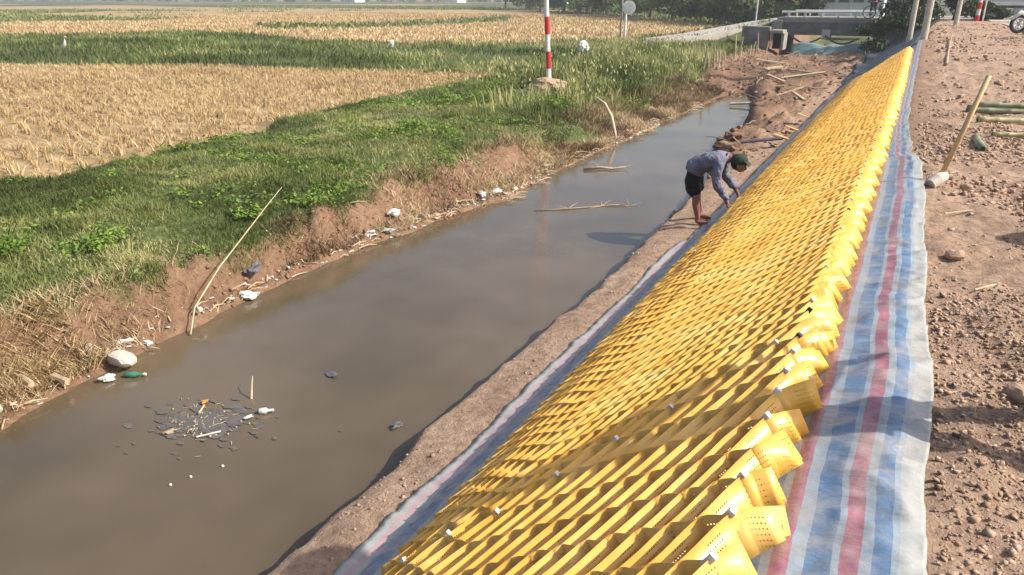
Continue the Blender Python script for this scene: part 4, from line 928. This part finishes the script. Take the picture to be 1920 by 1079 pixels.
# ---------------------------------------------------------------- motorbike and truck at the far right
mbk = thing('motorbike', 'motorbike parked at the right edge where the dirt meets the road', 'motorbike', (3.3, 33.6, 2.0))
zb = float(hgt(3.3, 33.6)); zr = 1.98
def mw(c, rz):
    wh = MB().ring(c, .27, .055, n=28, m=8, rz=rz).build('wheel', M['rubber'], mbk); MB().ring(c, .19, .03, n=24, m=6, rz=rz).build('rim', M['white'], wh)
    sp = MB()
    for k in range(8):
        a = k * math.pi / 4; d = Matrix.Rotation(rz, 3, 'Z') @ Vector((0, math.cos(a), math.sin(a))); sp.tube([c, Vector(c) + d * .19], .018, 5)
    sp.build('spoke', M['metal'], wh)
RZ = R(-62); fd = Matrix.Rotation(RZ, 3, 'Z') @ Vector((0, -1, 0))
w1 = Vector((2.95, 33.3, zr + .33)); w2_ = w1 - Vector((fd.x, fd.y, 0)) * 1.22
mw(w1, RZ); mw(w2_, RZ)
def q_(a_, c_): return w1 + (w2_ - w1) * a_ + Vector((0, 0, c_))
mb = MB(); mb.tube([w1, q_(.18, .55), q_(.24, .72)], .03, 8).build('fork', M['metal'], mbk)
mb = MB(); mb.tube([q_(.22, .6), q_(.35, .25), q_(.55, .05), q_(.75, .25), q_(.98, .38)], [.09, .13, .15, .13, .07], 10).build('body', M['white'], mbk, True)
MB().tube([q_(.45, .38), q_(.7, .45), q_(1.05, .5)], [.09, .12, .08], 10).build('seat', M['black'], mbk, True)
fe = MB(); fe.tube([w1 + Vector((fd.x, fd.y, 0)) * .3 + Vector((0, 0, .14)), w1 + Vector((0, 0, .38)), q_(.22, .22)], [.05, .09, .07], 8).build('front_fender', M['white'], mbk, True)
MB().blob(q_(.16, .78), (.2, .2, .2), sub=2, jag=.02).build('headlight', M['metal'], mbk, True)
sdv = Vector((-fd.y, fd.x, 0)); MB().tube([q_(.26, .85) + sdv * .32, q_(.24, .8), q_(.26, .85) - sdv * .32], .015, 6).build('handlebar', M['metal'], mbk)

tk = thing('truck', 'pale grey flatbed truck on the road at the top right', 'truck', (4.8, 51.5, 2.12))
def tb(name, c, d, m_, **k): return MB().box(c, d, **k).build(name, m_, tk)
tb('chassis', (4.6, 51.5, 2.72), (4.6, 1.5, .16), M['darkconc'], bev=.02)
tb('cargo_bed', (4.0, 51.5, 3.42), (3.7, 1.95, .9), M['truck'], bev=.03)
tb('side_rail', (3.9, 50.48, 2.86), (3.5, .06, .16), M['white'], bev=.01)
tb('cab', (6.85, 51.5, 3.35), (1.7, 1.9, 1.7), M['truck'], bev=.12)
cw = tb('window', (6.9, 50.54, 3.72), (.9, .03, .55), M['glass'], bev=.01)
tb('fuel_tank', (4.6, 50.75, 2.5), (1.0, .4, .35), M['metal'], bev=.05)
tb('mudguard', (3.2, 50.6, 2.75), (.9, .3, .06), M['black'], bev=.01)
for xx in (3.2, 6.6):
    for yy in (50.65, 52.3):
        wh = MB().tube([(xx, yy - .13, 2.47), (xx, yy + .13, 2.47)], .35, 24).build('wheel', M['rubber'], tk)
        MB().tube([(xx, yy - .15, 2.47), (xx, yy - .12, 2.47)], .19, 16).build('rim', M['metal'], wh)
# white building and wall across the road
hs = thing('warehouse', 'white building with a row of dark windows behind the bridge', 'building', (-6, 72, 1.2))
MB().box((-5.8, 74, 3.2), (5.0, 4, 4.2)).build('wall', M['wall'], hs)
MB().box((-5.8, 71.7, 5.4), (5.6, 5, .3)).build('roof', M['truck'], hs)
for q in range(4):
    wf = MB().box((-7.5 + q * 1.12, 71.97, 2.95), (.92, .06, .42)).build('window', M['truck'], hs); MB().box((-7.5 + q * 1.12, 71.925, 2.95), (.8, .03, .32)).build('pane', M['glass'], wf)
for q in range(5): MB().box((-8.1 + q * 1.15, 71.93, 2.4), (.09, .1, .7)).build('pilaster', M['white'], hs)
ww = thing('white_wall', 'bright white wall panel between the concrete posts and the truck', 'wall', (1.6, 60, 2))
MB().box((1.35, 60.2, 3.4), (2.2, .2, 2.4), bev=.02).build('panel', M['white'], ww); MB().box((1.35, 60.2, 4.65), (2.4, .35, .12)).build('coping', M['concrete'], ww)
w3 = thing('white_wall', 'pale wall panel seen between the two right concrete posts', 'wall', (-1, 62, 2))
MB().box((-.9, 62.2, 3.4), (1.5, .2, 2.2), bev=.02).build('panel', M['paleconc'], w3); MB().box((-.9, 62.2, 4.55), (1.7, .35, .12)).build('coping', M['concrete'], w3)

# ---------------------------------------------------------------- things on the embankment
def gz(x, y): return float(hgt(x, y))
# mallet
ml = thing('wooden_mallet', 'long-handled wooden mallet standing head down in the dirt beside the tarpaulin', 'mallet', (.36, 8.1, 1.5))
MB().tube([(.37, 8.12, 1.56), (.49, 8.2, 2.05), (.60, 8.28, 2.53)], [.023, .025, .022], 10).build('handle', M['wood'], ml, True)
MB().tube([(.30, 8.02, 1.53), (.35, 8.08, 1.57), (.40, 8.16, 1.60)], [.055, .062, .056], 14).build('head', M['paleconc'], ml)
# bamboo poles
def bambu(p0, p1, r, mat, label, nn=9, grp='bamboo poles lying on the embankment', hollow=False):
    t = thing('bamboo_pole', label, 'bamboo pole', p0, grp); P = []; rr_ = []
    p0 = Vector(p0); p1 = Vector(p1); L0 = (p1 - p0).length
    for q in range(nn):
        for dt, k in ((0, 1), (.42, .93), (.86, .97), (.93, 1.13)):
            tt = (q + dt) / nn; P.append(p0 + (p1 - p0) * tt + Vector((0, 0, -.008 * L0 * math.sin(math.pi * tt)))); rr_.append(r * k)
    P.append(p1); rr_.append(r)
    MB().tube(P, rr_, 10).build('culm', mat, t, True)
    d = (p1 - p0).normalized(); MB().tube([p0 - d * .003, p0 + d * .02], r * .55, 10).build('hollow_shade', M['black'], t)  # black disc on the solid culm, painted as the shade of a hollow
    return t
z0 = 1.56
bambu((.82, 14.0, z0), (3.6, 14.9, z0 + .02), .05, M['bamboo'], 'dark bamboo pole at the back of the stack on the embankment')
bambu((.80, 13.75, z0), (3.5, 14.6, z0), .045, M['bamboo'], 'grey-green bamboo pole in the middle of the stack')
bambu((.92, 13.85, z0 + .08), (3.7, 14.8, z0 + .09), .04, M['bamboo'], 'bamboo pole resting on top of the stack')
bambu((.90, 12.75, z0 - .01), (3.4, 13.9, z0), .042, M['bamboo_y'], 'yellowish bamboo pole in front of the stack')
bambu((.835, 10.1, z0 + .01), (.80, 11.0, z0), .045, M['bamboo'], 'short sawn bamboo length with its dark hollow end toward the camera', nn=2)
bambu((1.0, 11.35, z0), (1.38, 11.5, z0), .03, M['bamboo_y'], 'short pale bamboo offcut lying right of the hollow one', nn=2)
o = MB().tube([(.62, 21.5, 1.68), (.75, 27, 1.80), (.95, 33.5, 1.95)], [.03, .026, .02], 7).build('long_stick', M['oldwood']); tag(o, 'long thin wooden stick lying along the far part of the embankment', 'stick')
for (a, b, s_, lb) in ((.98, 3.55, .13, 'big rounded clod in the shadow on the embankment, near the right edge'), (.66, 3.66, .10, 'flattish clod at the upper rim of the shadow by the tarpaulin'), (.47, 8.5, .11, 'clod right behind the mallet head'), (.62, 8.15, .09, 'clod just right of the mallet head'), (1.0, 7.4, .08, 'lone clod on the smooth dirt below the bamboo offcuts'), (.45, 5.75, .1, 'pale clod beside the tarpaulin, between the two shadows')):
    tag(MB().blob((a, b, gz(a, b) + s_ * .2), (s_ * 1.3, s_, s_ * .75), jag=.3, sub=2, rz=random.random() * 3).build('soil_clod', M['clod']), lb, 'clod', 'large clods on the embankment')
for q, (a, b, L_, rz_, lb) in enumerate(((.75, 4.6, .16, .5, 'pale straw stalk on the dirt between tarpaulin and right edge'), (.55, 5.1, .2, .9, 'thin straw stalk on the dirt nearer the tarpaulin'), (.42, 7.1, .3, .8, 'straw stalk lying just below the mallet'), (.75, 3.9, .12, -.4, 'short wood chip above the wide shadow'))):
    tag(MB().tube([(a, b, gz(a, b) + .025), (a + L_ * math.cos(rz_), b + L_ * math.sin(rz_), gz(a, b) + .03)], .006, 5).build('straw_stalk', M['reed']), lb, 'straw', 'straw stalks on the dirt')

# ---------------------------------------------------------------- left bank and water things
t = thing('leaning_reed', 'long thin dry reed leaning from the grass down into the water', 'reed', (-6.2, 4.5, .1))
MB().tube([(-6.05, 4.5, .02), (-6.25, 4.75, .18), (-6.45, 5.3, .42), (-6.58, 5.9, .68), (-6.62, 6.3, .90), (-6.64, 6.55, 1.03)], [.008, .009, .008, .007, .005, .003], 7).build('stalk', M['reed'], t, True)
MB().blob((-6.22, 4.78, .15), (.05, .06, .07), jag=.3, sub=2).build('knot', M['plasticw'], t)
t = thing('arched_branch', 'bare pale branch arching from the grass bank down to the water', 'branch', (-6.0, 16.8, 0))
MB().tube([(-6.02, 16.75, .0), (-6.12, 16.85, .25), (-6.25, 16.95, .55), (-6.45, 17.0, .83), (-6.68, 17.05, .95)], [.03, .04, .042, .035, .02], 8).build('limb', M['reed'], t, True)
MB().tube([(-6.02, 16.7, .02), (-5.9, 16.75, .08)], [.03, .015], 6).build('stub', M['oldwood'], t)
def fbranch(pts, r, label, mat='oldwood', name='floating_branch', grp='branches floating in the canal', twigs=3):
    t = thing(name, label, 'branch', pts[0], grp); MB().tube(pts, [r * (1 - .6 * i / len(pts)) for i in range(len(pts))], 7).build('limb', M[mat], t, True)
    for q in range(twigs):
        p = Vector(pts[1 + q % (len(pts) - 1)]); MB().tube([p, p + Vector((random.uniform(-.25, .25), random.uniform(-.3, .3), random.uniform(.0, .06)))], [r * .45, r * .2], 5).build('twig', M[mat], t)
fbranch([(-5.5, 13.5, .03), (-5.25, 13.75, .04), (-5.0, 13.8, .03), (-4.8, 14.0, .05)], .03, 'brown branch floating near the left bank beyond the middle of the canal')
fbranch([(-5.05, 10.35, .0), (-4.6, 10.7, .015), (-4.2, 11.1, .01), (-3.95, 11.3, .02), (-3.8, 11.35, .0)], .012, 'thin dark branch floating across mid-canal left of the worker', 'oldwood', twigs=14)
# slab and litter on the left shore
tag(MB().blob((-6.03, 3.73, .10), (.27, .17, .12), jag=.12, sub=2, sq=.6).build('concrete_lump', M['paleconc']), 'pale grey concrete lump on the left shore beside the root thatch', 'concrete lump')
tag(MB().blob((-6.25, 2.62, .07), (.34, .2, .15), jag=.2, sub=2, sq=.7).build('stone', M['paleconc']), 'pale stone at the waterline by the left edge of the photo', 'stone')
tag(MB().tube([(-6.42, 3.05, .13), (-6.22, 3.02, .12)], .03, 8).build('pale_stick', M['reed']), 'short white stick on the mud near the left edge', 'stick')
tag(MB().tube([(-6.22, 3.2, .12), (-6.05, 3.22, .1)], .028, 8).build('pale_stick', M['oldwood']), 'short brown stick right of the white one on the mud', 'stick')
def bottle(x, y, z, L_, r, mat, label, rz=0, grp='bottles and jars in the water'):
    t = thing('bottle', label, 'bottle', (x, y, z), grp); d = Vector((math.cos(rz), math.sin(rz), .05)); p = Vector((x, y, z))
    MB().tube([p, p + d * .01, p + d * L_ * .6, p + d * L_ * .78, p + d * L_], [r * .8, r, r, r * .4, r * .38], 12).build('body', M[mat], t, True)
    MB().tube([p + d * L_, p + d * (L_ + .02)], r * .45, 10).build('cap', M['plasticw'], t)
bottle(-5.86, 3.62, .02, .17, .028, 'plasticg', 'green plastic bottle floating beside the concrete lump', .5)
def litter(x, y, s_, mat, label, z=None, flat=.35, cat='litter', grp='litter along the left shore'):
    z = gz(x, y) + .02 if z is None else z
    t = tag(MB().blob((x, y, z), (s_, s_ * random.uniform(.5, .8), s_ * flat), jag=.55, sub=3, rz=random.random() * 3, sq=.8).build('plastic_scrap', M[mat]), label, cat, grp)
litter(-5.93, 3.5, .12, 'plasticw', 'white plastic scrap touching the end of the green bottle', .03)
for (a, b, s_, m_, lb) in ((-6.35, 4.0, .16, 'plasticw', 'white bag scrap above the concrete lump'), (-6.2, 4.12, .1, 'plasticw', 'small white scrap right of the one above the concrete lump'), (-6.12, 4.35, .1, 'plasticw', 'white scrap on the mud left of the reed foot'),
        (-6.5, 3.7, .18, 'plasticw', 'pale crumpled bag lying on the root thatch'), (-6.55, 5.85, .26, 'plasticb', 'grey crumpled bag behind the middle of the leaning reed'), (-6.3, 5.5, .22, 'plasticw', 'white and straw-coloured scrap at the water right of the reed'),
        (-6.42, 7.9, .2, 'plasticw', 'white bag lying at the water in the middle of the left shore'), (-6.34, 8.15, .2, 'palegreen', 'pale blue-green bag next to the white bag at the water'), (-6.5, 8.6, .24, 'plasticw', 'crumpled white bag a little up the bank in mid-shore'),
        (-6.35, 8.9, .22, 'palegreen', 'pale green bag behind the crumpled white bag'), (-6.2, 9.2, .2, 'oldwood', 'tan scrap beside the green bag near the water'), (-6.15, 10.6, .22, 'plasticw', 'large white bag at the bulge of the left shore'),
        (-6.05, 10.9, .18, 'plasticw', 'white scrap touching the large white bag'), (-5.9, 11.3, .14, 'plasticw', 'pale scrap at the tip of the shore bulge'), (-6.2, 13.2, .22, 'oldwood', 'tan plank-like scrap beyond the shore bulge'), (-6.1, 13.8, .16, 'plasticw', 'small pale scrap before the arched branch')):
    litter(a, b, s_, m_, lb)
litter(-14.2, 34.2, .85, 'plasticw', 'big white sack half hidden in the tall weeds behind the striped pole', .98, .55, 'sack', None)
litter(-24.2, 32.6, .42, 'plasticw', 'small white marker stone at the far rim of the green strip', .95, .9, 'marker', None)
t = thing('egret', 'white bird standing in the green strip at the far left', 'bird', (-34.6, 21.8, .7))
MB().tube([(-34.85, 21.8, 1.0), (-34.65, 21.8, 1.08), (-34.5, 21.8, 1.2), (-34.42, 21.8, 1.35), (-34.45, 21.8, 1.47), (-34.38, 21.8, 1.53), (-34.28, 21.8, 1.51)], [.03, .09, .08, .035, .025, .035, .02], 8).build('body', M['white'], t, True)
MB().tube([(-34.28, 21.8, 1.51), (-34.15, 21.8, 1.48)], [.014, .003], 6).build('beak', M['orange'], t)
for s_ in (-.04, .04): MB().tube([(-34.62, 21.8 + s_, 1.03), (-34.6, 21.8 + s_, .85), (-34.62, 21.8 + s_, .62)], .01, 5).build('leg', M['black'], t)
# floating debris raft
def scum():
    V = []; F = []
    for c_ in range(130):
        r0 = random.gauss(0, .42); a0 = random.random() * 6.28; rr_ = random.uniform(.015, .08) * (1.25 - min(abs(r0), 1)); n = 11
        c = Vector((math.cos(a0) * r0 * .85, math.sin(a0) * r0 * .5, 0)); c.rotate(Matrix.Rotation(.5, 3, 'Z')); zz = .002 + c_ * .00006
        b0 = len(V); V.append((-4.62 + c.x, 3.40 + c.y, zz + .001))
        for i in range(n):
            a = 6.283 * i / n; q = rr_ * random.uniform(.55, 1.3); V.append((-4.62 + c.x + math.cos(a) * q * 1.3, 3.40 + c.y + math.sin(a) * q * .8, zz)); F.append((b0, b0 + 1 + i, b0 + 1 + (i + 1) % n))
    tag(raw('floating_scum', V, F, M['scum']), kind='stuff', label='dark raft of scum floating in the near canal')
scum()
mb = MB()
for q in range(85):
    a = random.gauss(-4.62, .2); b = random.gauss(3.4, .13)
    if random.random() < .5: mb.blob((a, b, .008), (random.uniform(.01, .03), random.uniform(.008, .02), .014), jag=.3)
    else:
        w_ = random.random() * 3.14; l_ = random.uniform(.02, .08); mb.tube([(a, b, .008), (a + math.cos(w_) * l_, b + math.sin(w_) * l_, .012)], .0022, 4)
tag(mb.build('floating_bits', M['reed']), kind='stuff', label='pale foam bits and twigs on the floating raft')
bottle(-4.32, 3.72, .02, .10, .026, 'plasticw', 'white jar floating at the right tip of the debris raft', .6); litter(-4.33, 3.62, .07, 'plasticw', 'white foam scrap touching the floating jar', .02, grp='scraps floating on the raft')
litter(-4.85, 3.62, .06, 'orange', 'orange foam scrap on the far side of the raft', .02, grp='scraps floating on the raft'); litter(-4.72, 3.18, .09, 'oldwood', 'brown scrap on the left part of the raft', .015, grp='scraps floating on the raft')
o = MB().tube([(-4.80, 3.58, .02), (-4.72, 3.46, .03)], .009, 6).build('floating_stick', M['reed']); tag(o, 'pale stick on the raft beside the orange scrap', 'stick')
o = MB().tube([(-4.47, 3.22, .015), (-4.36, 3.36, .02)], .007, 6).build('floating_stick', M['plasticw']); tag(o, 'white stick on the near rim of the raft', 'stick')
o = MB().tube([(-4.55, 3.86, .0), (-4.60, 3.93, .10), (-4.66, 4.0, .13)], [.008, .006, .003], 5).build('twig', M['reed']); tag(o, 'curved twig rising from the water behind the raft', 'twig')
litter(-3.19, 4.09, .11, 'plasticb', 'dark lump floating near the right bank', .015, .4, 'debris', 'dark lumps floating alone'); litter(-4.23, 4.52, .1, 'plasticb', 'dark lump floating in mid-canal behind the raft', .01, .3, 'debris', 'dark lumps floating alone')
for (a, b, lb) in ((-4.0, 3.05, 'foam bead nearest the right, on the trailing scum line'), (-4.1, 2.85, 'foam bead in the middle of the trailing scum line'), (-4.15, 2.72, 'foam bead nearest the camera on the trailing scum line')):
    tag(MB().blob((a, b, .006), (.022, .02, .018), jag=.2, sub=2).build('foam_bead', M['plasticw']), lb, 'foam', 'foam beads on the water')
mb = MB()
for q in range(260):
    b = random.uniform(2.3, 24); a = float(xl(b)) - abs(random.gauss(.02, .16)); z_ = gz(a, b) + .012
    k_ = 1 + b * .05
    w_ = random.random() * 3.14; l_ = random.uniform(.05, .22) * k_
    mb.tube([(a, b, z_), (a + math.cos(w_) * l_ * .5, b + math.sin(w_) * l_ * .5, z_ + random.uniform(.01, .05)), (a + math.cos(w_) * l_, b + math.sin(w_) * l_, z_)], [.005 * k_, .006 * k_, .003 * k_], 4)
tag(mb.build('shore_twigs', M['reed']), kind='stuff')
mb = MB()
for q in range(150):
    b = random.uniform(2.3, 20); a = float(xl(b)) - abs(random.gauss(.02, .14)); l_ = random.uniform(.02, .06) * (1 + b * .05)
    mb.blob((a, b, gz(a, b) + .01), (l_, l_ * .6, l_ * .3), jag=.5, rz=random.random() * 3)
tag(mb.build('shore_scraps', M['plasticw']), kind='stuff')
mb = MB()
for q in range(240):
    b = random.uniform(15, 43); a = random.uniform(-8.2, -2.5)
    if b < 26 and a < float(xr(b)): continue
    w_ = random.random() * 3.14; l_ = random.uniform(.15, .7); z_ = max(gz(a, b), 0) + .04
    mb.tube([(a, b, z_), (a + math.cos(w_) * l_ * .5, b + math.sin(w_) * l_ * .5, z_ + random.uniform(.02, .12)), (a + math.cos(w_) * l_, b + math.sin(w_) * l_, z_ + random.uniform(0, .15))], [.012, .014, .008], 4)
tag(mb.build('mud_heap_sticks', M['oldwood']), kind='stuff')
# mud heap wood
pl = [(-3.5, 25.6, .5, 1.1, .9), (-3.9, 26.8, .6, 1.3, 1.9), (-3.2, 27.4, .6, 1.2, .5), (-4.4, 28.6, .6, 1.0, 2.4), (-3.6, 29.5, .7, 1.5, .2), (-4.9, 31, .7, 1.2, 1.2), (-4.0, 32.5, .7, 1.4, 2.8), (-5.6, 34, .7, 1.3, .7), (-3.0, 24.2, .45, .9, 2.1), (-4.6, 24.4, .25, .9, .3)]
ploc = ['on the mud just past the end of the water', 'crossed over another on the mud heap', 'close to the far yellow cells', 'in the middle of the mud heap', 'leaning across the mud behind the crossed ones', 'on the back of the mud heap', 'pointing at the teal sheet', 'left side of the mud heap under the stakes', 'at the lower edge of the yellow cells', 'half in the water at its far end']
for q, (a, b, z_, L_, rz_) in enumerate(pl):
    zz = max(gz(a, b), 0) + .10; tag(MB().box((a, b, zz), (L_, .13, .05), rz=rz_, ry=random.uniform(-.2, .2), rx=random.uniform(-.3, .3), bev=.006).build('broken_plank', M['reed' if q % 3 == 1 else 'oldwood']), 'broken plank ' + ploc[q], 'plank', 'broken planks on the mud heap')
for q in range(16):
    b = 30 + q * .95; a = float(xlip(b)) + .5 + random.uniform(-.25, .3); zz = gz(a, b); h_ = random.uniform(.5, 1.0)
    tag(MB().tube([(a, b, zz - .1), (a + random.uniform(-.12, .2), b, zz + h_)], [.045, .035], 6).build('bank_stake', M['reed' if q % 2 else 'oldwood']), 'rough wooden stake driven into the eroded left bank short of the culvert', 'stake', 'stakes along the far left bank')
# rocks and mud blocks on the ledge behind the worker, and the pole lying over them
for (a, b, s_, lb) in ((-3.45, 14.6, .7, 'muddy brown rock at the water behind the worker'), (-3.15, 15.4, .6, 'brown rock right behind the green cap'), (-3.7, 15.9, .55, 'rock at the water left of the lying pole'), (-3.3, 16.8, .6, 'rock beyond the lying dark pole'), (-2.95, 11.1, .34, 'dark clod at the water beside the worker\'s legs'), (-3.75, 18.2, .5, 'curved clod farther along the right shore')):
    tag(MB().blob((a, b, gz(a, b) + s_ * .06), (s_ * .85, s_ * .6, s_ * .4), jag=.6, sub=3, rz=random.random() * 3).build('muddy_rock', M['mudclod']), lb, 'rock', 'rocks on the right shore')
o = MB().tube([(-2.95, 15.75, .42), (-2.5, 15.95, .47), (-2.2, 16.1, .5)], .035, 8).build('dark_pole', M['plasticb']); tag(o, 'dark pole lying from the ledge to the cells behind the worker', 'pole')
for (a, b, lb) in ((-2.24, 16.2, 'loose yellow strip end on the tip of the dark pole'), (-2.2, 17.4, 'loose yellow strip end on the ledge beyond the dark pole'), (-2.25, 19.5, 'loose yellow strip end farthest along the ledge')):
    tag(MB().box((a, b, .52), (.3, .18, .012), rz=.3, ry=.3, bev=.003).build('yellow_offcut', M['cell']), lb, 'offcut', 'yellow geocell offcuts')
